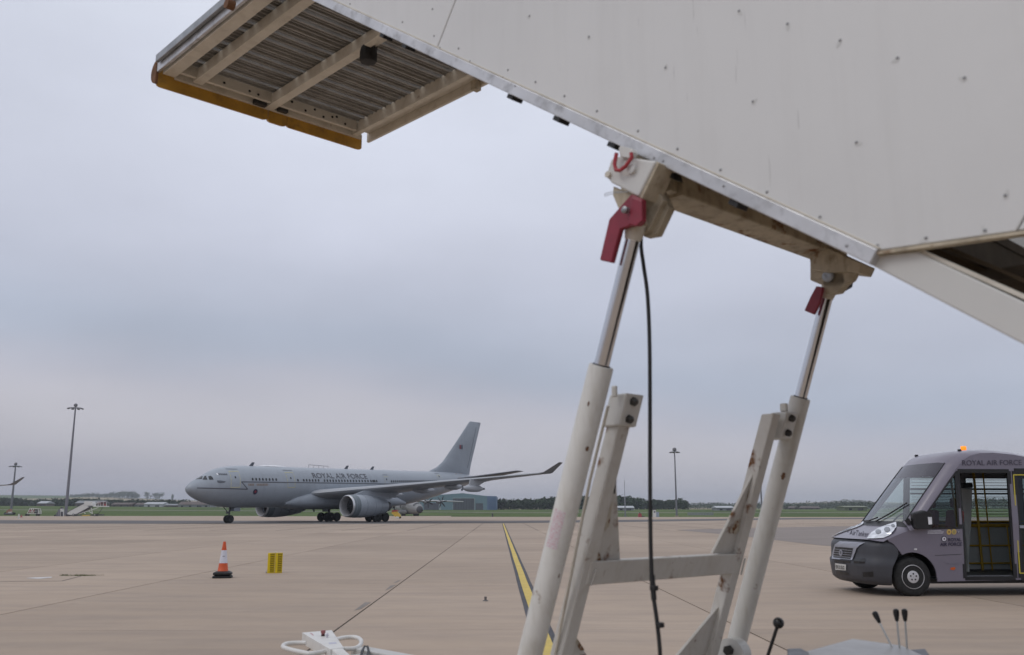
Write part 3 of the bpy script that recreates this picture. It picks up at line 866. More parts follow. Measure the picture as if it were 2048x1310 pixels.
# ---- black cable with ties
cab = [(1284, 452), (1282, 490), (1287, 530), (1295, 590), (1299, 680), (1300, 800), (1300, 930), (1301, 1060), (1303, 1140), (1306, 1185), (1313, 1235), (1319, 1290), (1321, 1330), (1325, 1420)]
pts = [sc_(x, y, CN + .06) for x, y in cab]
sm_ = []
for i in range(len(pts) - 1):
    p0, p1, p2, p3 = pts[max(0, i - 1)], pts[i], pts[i + 1], pts[min(len(pts) - 1, i + 2)]
    for k in range(6):
        t_ = k / 6
        sm_.append(.5 * ((2 * p1) + (p2 - p0) * t_ + (2 * p0 - 5 * p1 + 4 * p2 - p3) * t_ ** 2 + (3 * p1 - p0 - 3 * p2 + p3) * t_ ** 3))
sm_.append(pts[-1])
cb = MB().tube(sm_, .0066, 8).build('cable', BLACK, st, smooth=60)
for x, y in ((1308, 1176), (1320, 1250)):
    MB().box(sc_(x, y, CN + .06), (.02, .022, .016)).build('cable_tie', BLACK, cb, bevel=.003)
MB().tube([sc_(1304, 1150, CN + .06), sc_(1308, 1200, CN + .06)], .0088, 8).build('cable_sleeve', BLACK, cb)

# ---- chassis (below the picture) with wheels, tow bar and control console
CH = mat('chassis_paint', (.55, .545, .52), .5, var=.06, dirt=.3)
for c in (2.55, 3.75):
    MB().box(S(c, 2.0, .52), (.12, 7.0, .16)).build('chassis_beam', CH, st, bevel=.008)
for u in (-1.3, .6, 2.4, 4.2, 5.3):
    MB().box(S(3.15, u, .52), (1.08, .1, .12)).build('chassis_cross_member', CH, st, bevel=.006)
for c in (2.46, 3.64):
    MB().prism([S(c - .05, 2.36, .60), S(c - .05, 2.72, .60), S(c - .05, 2.60, .80), S(c - .05, 2.44, .80)], (.03, 0, 0)).build('ram_foot', CH, st, bevel=.004)
    MB().prism([S(c - .15, 2.36, .60), S(c - .15, 2.72, .60), S(c - .15, 2.60, .80), S(c - .15, 2.44, .80)], (.03, 0, 0)).build('ram_foot', CH, st, bevel=.004)
TYRE = mat('tyre_rubber', (.018, .018, .018), .85, var=.25, scale=8)
HUB = mat('wheel_hub', (.35, .35, .36), .5, .4, var=.15)
for c in (2.42, 3.88):
    for u in (-1.1, 3.5):
        w = MB().lathe([(.19, -.09), (.30, -.10), (.335, -.07), (.34, 0), (.335, .07), (.30, .10), (.19, .09)], S(c, u, .34), (1, 0, 0), 24).build('wheel', TYRE, st, smooth=40)
        MB().lathe([(.02, -.07), (.19, -.085), (.19, .085), (.02, .07)], S(c, u, .34), (1, 0, 0), 16).build('wheel_hub', HUB, w, smooth=40)
    
for u in (-1.1, 3.5):
    MB().tube([S(2.42, u, .34), S(3.88, u, .34)], .04, 10).build('axle', STEEL, st, smooth=40)
    for c in (2.55, 3.75): MB().box(S(c, u, .40), (.1, .2, .12)).build('axle_mount', CH, st)
# lower ends of the flights rest on the chassis
for c in (CN + .085, CF - .085):
    MB().bar(S(c, .1, .58), S(c, .1, line_z(.1) + .02), .06, .08).build('flight_leg', CH, st, bevel=.004)
    MB().bar(S(c, -1.4, .50), S(c, -1.4, line_z(-1.4) + .02), .06, .08).build('flight_leg', CH, st, bevel=.004)
# tow bar head: tapered box with two loop handles
ZT = .63
HAND = mat('white_tow_bar_paint', (.70, .69, .66), .4, var=.05, dirt=.2, rust=.06)
top = [sz_(x, y, ZT) for x, y in ((604, 1265), (664, 1260), (688, 1295), (660, 1298))]
hb = MB().prism(top, (0, 0, -.075)).build('tow_head', HAND, st, bevel=.005)
bar_end = sz_(720, 1340, ZT - .02)
q = MB(); a, b2 = (top[2] + top[3]) / 2 - Vector((0, 0, .035)), S(3.2, 3.9, .28)
q.bar(a, b2, .075, .07); q.build('tow_bar', HAND, st, bevel=.006)
def loop(pix, name):
    pts = [sz_(x, y, ZT - .03) for x, y in pix]
    ps = []
    n = len(pts)
    for i in range(n - 1):
        p0, p1, p2, p3 = pts[max(0, i - 1)], pts[i], pts[i + 1], pts[min(n - 1, i + 2)]
        for k in range(5):
            t_ = k / 5
            ps.append(.5 * ((2 * p1) + (p2 - p0) * t_ + (2 * p0 - 5 * p1 + 4 * p2 - p3) * t_ ** 2 + (3 * p1 - p0 - 3 * p2 + p3) * t_ ** 3))
    ps.append(pts[-1])
    return MB().tube(ps, .0155, 10).build(name, HAND, st, smooth=60)
loop(((612, 1286), (590, 1286), (572, 1288), (566, 1293), (575, 1298), (605, 1305), (625, 1307), (660, 1301)), 'handle')
loop(((672, 1279), (692, 1275), (712, 1275), (722, 1281), (720, 1291), (708, 1297), (686, 1298)), 'handle')
q = MB().lathe([(.013, 0), (.013, .02), (.017, .022), (.017, .036), (.012, .04)], sz_(646, 1272, ZT), (0, 0, 1), 14).build('red_button', mat('faded_red_button', (.30, .10, .10), .4), hb, smooth=40)
MB().lathe([(.013, 0), (.013, .014)], sz_(646, 1272, ZT), (0, 0, 1), 14).build('button_base', BLACK, hb, smooth=40)
MB().lathe([(.008, 0), (.008, .012), (.011, .014), (.011, .024), (.004, .03)], sz_(654, 1275, ZT), (0, 0, 1), 12).build('white_switch', mat('white_knob', (.6, .58, .65), .4), hb, smooth=40)
MB().poly([sz_(x, y, ZT + .001) for x, y in ((620, 1266), (622, 1265.6), (628, 1270.5), (626, 1270.8))]).build('red_mark', REDD, hb)
MB().poly([sz_(x, y, ZT + .001) for x, y in ((657, 1285), (672, 1284), (674, 1287), (659, 1288))]).build('blue_label', mat('blue_label', (.5, .5, .6), .5), hb)
MB().tube([sz_(x, y, ZT - .03) for x, y in ((722, 1318), (724, 1302), (729, 1293), (735, 1293), (737, 1301), (734, 1322))], .008, 8).build('cable_loop', BLACK, st, smooth=60)
# control console with levers
ZC = .98
GREYB = mat('grey_console_paint', (.46, .46, .46), .4, var=.06, dirt=.3, streak=.25)
ct = [sz_(x, y, ZC) for x, y in ((1606, 1304), (1705, 1277), (1806, 1291), (1850, 1312), (1812, 1345), (1620, 1345))]
cs = MB().prism([ct[0], ct[1], ct[2], ct[3], ct[4], ct[5]], (0, 0, -.28)).build('control_console', GREYB, st, bevel=.006)
MB().bar(sum(ct, Vector()) / 6 - Vector((0, 0, .28)), Vector((sum(ct, Vector()).x / 6, sum(ct, Vector()).y / 6, .55)), .25, .25).build('console_stand', CH, st)
MB().prism([sz_(x, y, ZC - .015) for x, y in ((1808, 1300), (1850, 1297), (1858, 1308), (1822, 1330))], (0, 0, -.1)).build('lever_block', BLACKP, cs, bevel=.004)
blkp = [sz_(x, y, ZC + .01) for x, y in ((1574, 1297), (1602, 1296), (1617, 1304), (1614, 1330), (1575, 1330))]
MB().prism(blkp, (0, 0, -.15)).build('black_box', BLACKP, cs, bevel=.005)
LEV = mat('lever_rod', (.52, .53, .52), .35, .3)
cc = sum(ct, Vector()) / 6
def lever(top, bot, c, grip=True):
    a, b2 = sc_(*top, c), sc_(*bot, c)
    o = MB().tube([b2, a], .004, 8).build('lever', LEV, cs, smooth=40)
    d = (a - b2).normalized()
    MB().lathe([(.003, 0), (.007, .004), (.0115, .03), (.0115, .043), (.007, .048), (.001, .049)], a - d * .04, d, 12).build('lever_grip', BLACKP, o, smooth=40)
LC = sz_(1800, 1296, ZC).x + C0
lever((1750, 1227), (1787, 1300), LC); lever((1792, 1222), (1800, 1304), LC); lever((1809, 1222), (1815, 1310), LC)
KC = sz_(1590, 1305, ZC).x + C0
kb, kt = sc_(1532, 1322, KC), sc_(1557, 1246, KC)
ks = MB().tube([kb + (kb - kt) * 1.5, kt], .007, 8).build('brake_lever', BLACKP, st, smooth=40)
MB().ball(kt, .0215, 16).build('lever_knob', BLACKP, ks, smooth=60)
# ================================================================== grey tanker airliner on the taxiway
NOSE = Vector((-42.0, 121.0, 0))
air = empty('tanker_aircraft', NOSE, math.atan2(.79, .612), 'grey twin-engined tanker jet with lettering along its fuselage, standing on the taxiway', 'aircraft', 'grey tanker jets')
bpy.context.view_layer.update()
AMI = Matrix.Translation(NOSE) @ Matrix.Rotation(math.atan2(.79, .612), 4, 'Z'); AMI.invert()
GREY = mat('aircraft_grey_paint', (.30, .335, .38), .36, var=.06, scale=.35, dirt=.16, dirtcol=(.15, .155, .16), stretch=(.4, 1, 1), streak=.22, streakcol=(.16, .17, .185), sscale=(1.2, .5, .15))
WLET = mat('winglet_grey', (.135, .14, .15), .5, var=.08)
GREYL = mat('aircraft_pale_grey', (.33, .35, .38), .4, var=.05, scale=.4)
GREYD = mat('aircraft_dark_grey', (.085, .095, .115), .5, var=.08)
TEAL = mat('cowl_band_grey', (.135, .165, .185), .45, var=.05)
LIPM = mat('bare_metal_lip', (.55, .56, .58), .3, .7, var=.06)
INLET = mat('inlet_liner', (.30, .30, .31), .5, .2, var=.08)
FAN = mat('fan_titanium', (.045, .045, .05), .4, .6, var=.1)
DOORY = mat('door_outline_yellow', (.50, .47, .25), .6)
GLASSD = mat('dark_glazing', (.02, .022, .026), .12, var=.1)
TYREA = mat('aircraft_tyre', (.012, .012, .013), .8, var=.2)
GEAR = mat('landing_gear_steel', (.09, .09, .095), .5, .4, var=.2)
LINE = mat('cheat_line_grey', (.075, .08, .095), .5)
RNAVY = mat('roundel_navy', (.03, .025, .06), .5); RREDM = mat('roundel_red', (.22, .03, .05), .5)
WHITA = mat('white_antenna', (.75, .76, .78), .4)

FT = [  # x, top, bottom, half width (relative to the centre line)
    (0.0, -.28, -.42, .06), (.12, .02, -.74, .42), (.4, .32, -1.03, .74), (.9, .68, -1.37, 1.12), (1.6, 1.05, -1.72, 1.5), (2.4, 1.45, -2.02, 1.83),
    (3.2, 1.92, -2.26, 2.12), (4.2, 2.31, -2.48, 2.38), (5.4, 2.58, -2.66, 2.6), (7.0, 2.76, -2.79, 2.76), (9.0, 2.82, -2.82, 2.82), (14, 2.82, -2.82, 2.82),
    (22, 2.82, -2.82, 2.82), (30, 2.82, -2.82, 2.82), (37, 2.82, -2.80, 2.82), (40, 2.82, -2.60, 2.80), (43, 2.82, -2.15, 2.70), (46, 2.82, -1.55, 2.52), (49, 2.80, -.88, 2.22),
    (52, 2.72, -.20, 1.80), (54.5, 2.55, .40, 1.36), (56.5, 2.28, .95, .88), (57.8, 2.0, 1.32, .5), (58.2, 1.85, 1.45, .28)]
def datum(x): return 4.84 + .0125 * (x - 10)
def fsec(x):
    g_ = lambda k: interp([(q[0], q[k]) for q in FT], x)
    return g_(1), g_(2), g_(3)
NSEG = 40
def fring(x, sec=None, grow=0.0):
    t_, b_, w_ = sec or fsec(x)
    zm, hh = (t_ + b_) / 2, (t_ - b_) / 2
    return [Vector((x, (w_ + grow) * cos(a), datum(x) + zm + (hh + grow) * sin(a))) for a in [2 * pi * k / NSEG for k in range(NSEG)]]
# resample stations smoothly (Catmull-Rom over the table)
def cr_tab(tab, sub=4):
    out_ = []
    for i in range(len(tab) - 1):
        p0, p1, p2, p3 = tab[max(0, i - 1)], tab[i], tab[i + 1], tab[min(len(tab) - 1, i + 2)]
        for k in range(sub):
            t_ = k / sub; row = [lerp(p1[0], p2[0], t_)]
            for j in range(1, len(p1)):
                m1 = (p2[j] - p0[j]) / max(1e-6, p2[0] - p0[0]); m2 = (p3[j] - p1[j]) / max(1e-6, p3[0] - p1[0]); h = p2[0] - p1[0]
                row.append((2 * t_ ** 3 - 3 * t_ ** 2 + 1) * p1[j] + (t_ ** 3 - 2 * t_ ** 2 + t_) * h * m1 + (-2 * t_ ** 3 + 3 * t_ ** 2) * p2[j] + (t_ ** 3 - t_ ** 2) * h * m2)
            out_.append(tuple(row))
    out_.append(tab[-1]); return out_
FT = cr_tab(FT)
fus = MB().loft([fring(q[0], q[1:]) for q in FT])
AIRBVH = BVHTree.FromPolygons([tuple(q) for q in fus.v], fus.f)
FUSO = fus.build('fuselage', GREY, air, smooth=50)
def a_hit(px, py):
    r = ray(px, py).normalized()
    o = AMI @ EYEP; d = (AMI.to_3x3() @ r).normalized()
    return AIRBVH.ray_cast(o, d)
def surf(x, z, grow=.02):
    t_, b_, w_ = fsec(x); zm, hh = (t_ + b_) / 2 + datum(x), (t_ - b_) / 2
    s_ = max(-1, min(1, (z - zm) / hh))
    return Vector((x, -(w_ * math.sqrt(max(0, 1 - s_ * s_)) + grow * math.sqrt(max(0, 1 - s_ * s_))), z + grow * s_))
def a_decal(pix, name, mt, par=None, grow=.025):
    P = []
    for k in range(len(pix)):
        (x0, y0), (x1, y1) = pix[k], pix[(k + 1) % len(pix)]
        for j in range(3):
            h = a_hit(lerp(x0, x1, j / 3), lerp(y0, y1, j / 3))
            if h[0] is not None: P.append(h[0] + h[1] * grow * (1 if h[1].y < 0 else 1))
    c = sum(P, Vector()) / len(P)
    hcen = AIRBVH.find_nearest(c); c = hcen[0] + hcen[1] * grow
    q = MB(); q.v = P + [c]; n = len(P); q.f = [(k, (k + 1) % n, n) for k in range(n)]
    return q.build(name, mt, par or air, recalc=False)
def a_line(pts, w, name, mt, par=None):
    """pts: (x,z) polyline on the port side"""
    q = MB()
    for (x0, z0), (x1, z1) in zip(pts, pts[1:]):
        L = math.hypot(x1 - x0, z1 - z0); n = max(2, int(L / .5)); nx_, nz_ = -(z1 - z0) / L * w / 2, (x1 - x0) / L * w / 2
        q.loft([[surf(lerp(x0, x1, k / n) + s_ * nx_, lerp(z0, z1, k / n) + s_ * nz_) for s_ in (-1, 1)] for k in range(n + 1)], caps=False, closed=False)
    return q.build(name, mt, par or air, recalc=False)
def a_xz(px, py):
    h = a_hit(px, py)[0]; return (h.x, h.z)
# cheat line
c1, c2, c3, c4 = a_xz(394, 976), a_xz(495, 978.4), a_xz(482.7, 963.8), a_xz(800, 968.3)
a_line([c1, c2, c3, (c3[0] + 14, lerp(c3[1], c4[1], .5)), c4, (44, datum(44) + .25)], .13, 'cheat_line', LINE)
# doors with yellow outlines
def adoor(pix, name='door', w=.07):
    P = [a_xz(x, y) for x, y in pix]
    dr = MB()
    n = 8
    dr.loft([[surf(lerp(P[0][0], P[1][0], i / n) * (1 - j / n) + lerp(P[3][0], P[2][0], i / n) * (j / n), lerp(lerp(P[0][1], P[1][1], i / n), lerp(P[3][1], P[2][1], i / n), j / n), .012) for i in range(n + 1)] for j in range(n + 1)], caps=False, closed=False)
    d = dr.build(name, GREY, air, smooth=60, recalc=False)
    a_line(P + [P[0]], w, 'door_outline', DOORY, d)
    cx_, cz_ = sum(p[0] for p in P) / 4, sum(p[1] for p in P) / 4
    q = MB(); q.poly([surf(cx_ + .11 * cos(a), cz_ + .25 + .16 * sin(a), .03) for a in [2 * pi * k / 10 for k in range(10)]]); q.build('door_window', GLASSD, d, recalc=False)
    zt = max(p[1] for p in P)
    a_line([(P[0][0] - .1, zt + .28), (P[1][0] + .1, zt + .28)], .06, 'rain_gutter', GREYD, d)
adoor(((457.5, 943), (476, 942.5), (479.5, 974.5), (461.5, 975)))
adoor(((569.5, 945), (585, 945), (589.5, 975), (575.5, 975)))
adoor(((768, 953.5), (775.5, 953.5), (778, 971), (770.5, 971)), w=.05)
adoor(((873, 950.5), (879.5, 950.5), (885, 961.5), (878, 961.5)), w=.05)
# cabin windows, one by one
cw = None
def cabin(pxs, y0, y1):
    global cw
    for i, px in enumerate(pxs):
        py = lerp(y0, y1, i / max(1, len(pxs) - 1))
        h = a_hit(px, py)
        if h[0] is None: continue
        p = surf(h[0].x, h[0].z, .03)
        nrm = Vector((0, p.y, p.z - datum(p.x))).normalized()
        rot = math.atan2(nrm.z, -nrm.y)
        if cw is None:
            q = MB(); q.poly([(.14 * cos(a), 0, .21 * sin(a)) for a in [2 * pi * k / 12 for k in range(12)]])
            cw = q.build('cabin_window', GLASSD, air); cw.location = p; cw.rotation_euler = (-rot, 0, 0)
        else:
            inst(cw, 'cabin_window', air, p, (-rot, 0, 0))
zx = lambda q: 340 + q / 4.452
cabin([zx(q) for q in (735, 767, 797, 826, 856, 886, 915, 945)], 958.5, 959.3)
cabin([zx(1138)], 960.4, 960.4)
cabin([zx(1190 + 26.5 * k) for k in range(6)], 960.7, 961)
cabin([zx(1375 + 25.8 * k) for k in range(19)], 961.3, 962.3)
zx2 = lambda q: 740 + q / 4.452
cabin([zx2(8 + 17 * k) for k in range(4)], 962.4, 962.5)
cabin([zx2(190 + 18.2 * k) for k in range(23)], 962.8, 962.3)
# lettering along the fuselage
def a_text(txt, p0, p1, ptop, mt, name, bold=0.0):
    vs, fs = text_mesh(txt, 1.0, bold)
    w = max(v.x for v in vs); hh = max(v.y for v in vs)
    (x0, z0), (x1, z1) = a_xz(*p0), a_xz(*p1); zt = a_xz(*ptop)[1]
    q = MB(); q.v = [surf(lerp(x0, x1, v.x / w), lerp(z0, z1, v.x / w) + (zt - z0) * v.y / hh, .03) for v in vs]; q.f = fs
    return q.build(name, mt, air, recalc=False)
a_text('ROYAL AIR FORCE', (625.5, 956), (735.3, 957.6), (626, 946), LINE, 'fuselage_lettering', .012)
# small unit titles (too small to read) as tan and grey dashes
TAN = mat('title_tan', (.27, .22, .19), .6)
for x0, x1 in ((496.5, 508), (513, 536)):
    k = x0
    while k < x1:
        a, c = a_xz(k, 967), a_xz(min(x1, k + 2.2), 971.5)
        MB().poly([surf(a[0], a[1], .03), surf(c[0], a[1], .03), surf(c[0], c[1], .03), surf(a[0], c[1], .03)]).build('title_mark', TAN, air, recalc=False)
        k += 3.1
h = a_xz(510.4, 983.3)
for r_, m_, g_ in ((.36, RNAVY, .03), (.17, RREDM, .045)):
    MB().poly([surf(h[0] + r_ * cos(a), h[1] + r_ * sin(a), g_) for a in [2 * pi * k / 20 for k in range(20)]]).build('roundel', m_, air, recalc=False)
# badges by the cockpit
zz_ = a_xz(443.5, 948.5)
for k in range(6):
    x = zz_[0] - .6 + .22 * k
    MB().poly([surf(x, zz_[1] - .12, .03), surf(x + .16, zz_[1] - .12, .03), surf(x + .16, zz_[1] + .1, .03), surf(x, zz_[1] + .1, .03)]).build('nose_badge', GREYD if k else WHITA, air, recalc=False)
a_decal(((434, 961), (442, 961), (451.5, 963), (449, 965.5), (440, 966.5), (435, 965)), 'sensor_fairing', GREYD)
# cockpit windows
cpx = lambda x, y: (340 + x / 4.452, 820 + y / 4.452)
for poly_ in (((212, 618), (228, 596), (247, 588), (252, 616)), ((253, 616), (249, 588), (292, 590), (284, 614)), ((290, 620), (306, 590), (320, 586), (334, 622)), ((340, 592), (362, 586), (378, 598), (388, 620), (350, 622))):
    a_decal([cpx(*p) for p in poly_], 'cockpit_window', GLASSD)
# mirrored glazing on the far side
for x0, x1 in ((2.35, 3.1), (3.25, 3.95)):
    zlo = datum(3) + .75
    q = MB(); P = [surf(x0, zlo, .03), surf(x1, zlo, .03), surf(x1 - .1, zlo + .62, .03), surf(x0 + .35, zlo + .62, .03)]
    q.poly([(p.x, -p.y, p.z) for p in P]); q.build('cockpit_window', GLASSD, air, recalc=False)

# ---- wings
def foil(n=12, t=.12):
    xs = [(1 - cos(pi * k / n)) / 2 for k in range(n + 1)]
    yt = lambda x: 5 * t * (.2969 * math.sqrt(x) - .126 * x - .3516 * x * x + .2843 * x ** 3 - .1036 * x ** 4)
    camber = lambda x: .02 * (1 - (2 * x - .8) ** 2) if x > 0 else 0
    up = [(x, yt(x) * .95 + camber(x) * .6) for x in xs]
    lo = [(x, -yt(x) * 1.05 + camber(x) * .3) for x in xs]
    return list(reversed(up)) + lo[1:-1]
WS = [(0, 16.8, 13.4, 3.62, .125, 3), (2.8, 18.3, 11.6, 3.86, .125, 3), (6, 20.3, 9.9, 4.22, .118, 2.5), (9.4, 22.5, 8.1, 4.60, .112, 2), (14, 25.4, 6.8, 5.08, .108, 1.5), (19, 28.6, 5.3, 5.62, .105, 1),
      (24, 31.9, 3.9, 6.12, .10, 0), (30.2, 36.0, 2.45, 6.78, .10, -.5)]
def wing_pt(y, fx):
    g_ = lambda k: interp([(q[0], q[k]) for q in WS], y)
    return Vector((g_(1) + fx * g_(2), -y, g_(3)))
def section(y, le, ch, z, t_, tw, sgn, lim=None):
    pts = []
    for fx, fz in foil(12, t_):
        x, zz = (fx - .25) * ch, fz * ch
        a = radians(tw)
        pts.append(Vector((le + .25 * ch + x * cos(a) + zz * sin(a), -sgn * y, z + zz * cos(a) - x * sin(a))))
    return pts
for sgn, nm in ((1, 'wing'), (-1, 'wing')):
    w = MB().loft([section(*q, sgn) for q in WS]).build('wing', GREY, air, smooth=40)
    # bright leading edge
    def le_sec(q):
        P = section(*q, sgn); n = len(P) // 2
        i0 = [i for i in range(len(P))]
        mid = 12
        return [p + Vector((-.012, 0, .004 if k < 3 else -.004)) for k, p in enumerate(P[mid - 3:mid + 4])]
    MB().loft([le_sec(q) for q in WS[1:]], caps=False, closed=False).build('leading_edge', GREYL, w, smooth=60, recalc=False)
    wl = MB().loft([section(30.2, 36.02, 2.42, 6.78, .08, 0, sgn), section(30.5, 36.3, 2.25, 6.86, .07, 0, sgn), section(31.7, 38.5, .95, 8.32, .06, 0, sgn)]).build('winglet', WLET, w, smooth=25)
    for y_, L_ in ((7.2, 5.6), (12.6, 4.8), (17.0, 4.2)):
        te = wing_pt(y_, 1.0)
        q = MB(); rr_ = []
        for h_, r_ in ((-.62, .02), (-.5, .2), (-.25, .36), (.05, .38), (.28, .22), (.38, .03)):
            c_ = Vector((te.x + h_ * L_, -sgn * y_, te.z - .38 + .14 * h_))
            rr_.append([c_ + Vector((0, r_ * .62 * cos(a), r_ * sin(a) * 1.2)) for a in [2 * pi * k / 12 for k in range(12)]])
        q.loft(rr_).build('flap_track_fairing', GREYL, w, smooth=50)
    # refuelling pod
    pc_ = Vector((31.1, -sgn * 22.3, 4.66))
    pod = MB().lathe([(.03, 0), (.22, .25), (.42, .9), (.48, 1.5), (.48, 2.9), (.42, 3.5), (.25, 4.05), (.16, 4.3), (.02, 4.32)], pc_ - Vector((2.4, 0, 0)), (1, 0, 0), 18).build('refuelling_pod', GREYL, air, smooth=50)
    MB().prism([(30.0, -sgn * 22.3 - .09, 5.0), (32.0, -sgn * 22.3 - .09, 5.05), (33.2, -sgn * 22.3 - .09, 5.6), (34.6, -sgn * 22.3 - .09, 5.82), (31.6, -sgn * 22.3 - .09, 5.95), (30.2, -sgn * 22.3 - .09, 5.9)], (0, .18, 0)).build('pod_pylon', GREYL, pod)
    MB().tube([pc_ + Vector((1.9, 0, 0)), pc_ + Vector((2.25, 0, 0))], [.16, .12], 12).build('drogue_tail', GREYD, pod)
    MB().bar(pc_ + Vector((-2.4, 0, 0)), pc_ + Vector((-2.7, 0, -.3)), .06, .3).build('pod_turbine_blade', GREYD, pod)
    MB().bar(pc_ + Vector((-2.4, 0, 0)), pc_ + Vector((-2.55, 0, .35)), .06, .2).build('pod_turbine_blade', GREYD, pod)
    # engine
    ec = Vector((19.1, -sgn * 9.37, 2.24))
    en = MB().lathe([(1.555, .62), (1.60, 1.4), (1.60, 2.6), (1.52, 3.9), (1.34, 5.3), (1.08, 6.7), (.98, 7.25), (.92, 7.25), (.95, 6.5)], ec, (1, 0, 0), 36, caps=False).build('engine_cowl', GREY, air, smooth=50)
    MB().lathe([(1.36, .02), (1.395, -.03), (1.44, -.02), (1.49, .06), (1.53, .22), (1.53, .225)], ec, (1, 0, 0), 36, caps=False).build('inlet_lip', LIPM, en, smooth=60)
    MB().lathe([(1.531, .22), (1.54, .42), (1.556, .64), (1.60, 1.3), (1.604, 1.32)], ec - Vector((0, 0, 0)), (1, 0, 0), 36, caps=False).build('cowl_band', TEAL, en, smooth=60)
    MB().lathe([(1.37, .0), (1.30, .12), (1.25, .4), (1.25, 1.35)], ec, (1, 0, 0), 36, caps=False).build('inlet_duct', INLET, en, smooth=60)
    fan = MB()
    for k in range(22):
        a = 2 * pi * k / 22; d = Vector((0, cos(a), sin(a))); tt = Vector((0, -sin(a), cos(a)))
        fan.loft([[ec + Vector((1.28, 0, 0)) + d * .3 - tt * .03, ec + Vector((1.42, 0, 0)) + d * .3 + tt * .05], [ec + Vector((1.14, 0, 0)) + d * 1.24 - tt * .14, ec + Vector((1.34, 0, 0)) + d * 1.24 + tt * .14]], caps=False, closed=False)
    fo = fan.build('fan', FAN, en, recalc=False)
    fo['kind'] = 'stuff'
    MB().lathe([(.003, .62), (.14, .8), (.28, 1.1), (.34, 1.35)], ec, (1, 0, 0), 20, caps=False).build('spinner', FAN, en, smooth=60)
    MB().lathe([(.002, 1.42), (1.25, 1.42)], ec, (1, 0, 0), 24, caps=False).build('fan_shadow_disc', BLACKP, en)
    MB().lathe([(.93, 6.6), (.80, 7.4), (.66, 8.1), (.62, 8.1), (.02, 7.6)], ec, (1, 0, 0), 24, caps=False).build('exhaust_nozzle', GEAR, en, smooth=60)
    for hh_ in (2.55, 4.3, 5.6):
        r_ = interp([(1.4, 1.60), (2.6, 1.60), (3.9, 1.52), (5.3, 1.34), (6.7, 1.08)], hh_) + .006
        MB().torus(ec + Vector((hh_, 0, 0)), r_ - .004, .013, (1, 0, 0), 36, 5).build('cowl_seam', GREYD, en)
    MB().loft([[Vector((x_, -sgn * 9.37 + s_ * wd, z_)) for s_, z_ in ((-1, zb), (1, zb), (1, zt), (-1, zt))] for x_, wd, zb, zt in ((20.4, .08, 3.6, 3.85), (22.2, .24, 3.5, 4.35), (25.0, .28, 3.2, 4.75), (27.2, .24, 3.2, 4.6), (29.2, .06, 4.0, 4.45))]).build('engine_pylon', GREY, en, smooth=40)
    # main gear: strut, drag brace, doors and a four wheel bogie
    gx_, gy_ = 28.9, -sgn * 5.34
    mg = MB().tube([(gx_, gy_, .69), (gx_ - .05, gy_, 3.9)], [.17, .24], 14).build('main_gear_leg', GEAR, air, smooth=40)
    MB().tube([(gx_, gy_, 1.6), (gx_ - .2, gy_ * .62, 3.6)], .1, 8).build('side_brace', GEAR, mg)
    MB().bar((gx_ - .95, gy_, .69), (gx_ + .95, gy_, .69), .22, .26).build('bogie_beam', GEAR, mg, bevel=.02)
    MB().box((gx_ - .1, gy_ - sgn * .62, 2.35), (1.5, .06, 1.7)).build('gear_door', GREY, mg, bevel=.02)
    for dx in (-.99, .99):
        MB().tube([(gx_ + dx, gy_ - .85, .69), (gx_ + dx, gy_ + .85, .69)], .09, 8).build('bogie_axle', GEAR, mg)
        for dy in (-.7, .7):
            wh = MB().lathe([(.30, -.2), (.56, -.24), (.66, -.19), (.69, -.08), (.69, .08), (.66, .19), (.56, .24), (.30, .2)], (gx_ + dx, gy_ + dy, .69), (0, 1, 0), 26).build('wheel', TYREA, mg, smooth=40)
            MB().lathe([(.05, -.18), (.28, -.17), (.31, -.21), (.31, .21), (.28, .17), (.05, .18)], (gx_ + dx, gy_ + dy, .69), (0, 1, 0), 18).build('wheel_rim', GEAR, wh, smooth=40)
# wing body fairing
bf = MB()
rows = []
for x_, w_, zb, zt in ((14.6, 1.9, -2.6, -1.9), (16.2, 2.7, -2.95, -1.0), (18.5, 3.15, -3.15, -.45), (22, 3.3, -3.2, -.2), (28, 3.3, -3.2, -.2), (33, 3.2, -3.15, -.5), (36, 2.75, -2.98, -1.2), (38.5, 1.9, -2.72, -2.0)):
    zm, hh = (zt + zb) / 2 + datum(x_), (zt - zb) / 2
    rr_ = []
    for k in range(32):
        a = 2 * pi * k / 32; ca, sa = cos(a), sin(a); e_ = .72
        rr_.append(Vector((x_, w_ * math.copysign(abs(ca) ** e_, ca), zm + hh * math.copysign(abs(sa) ** e_, sa))))
    rows.append(rr_)
bf.loft(rows).build('belly_fairing', GREY, air, smooth=50)
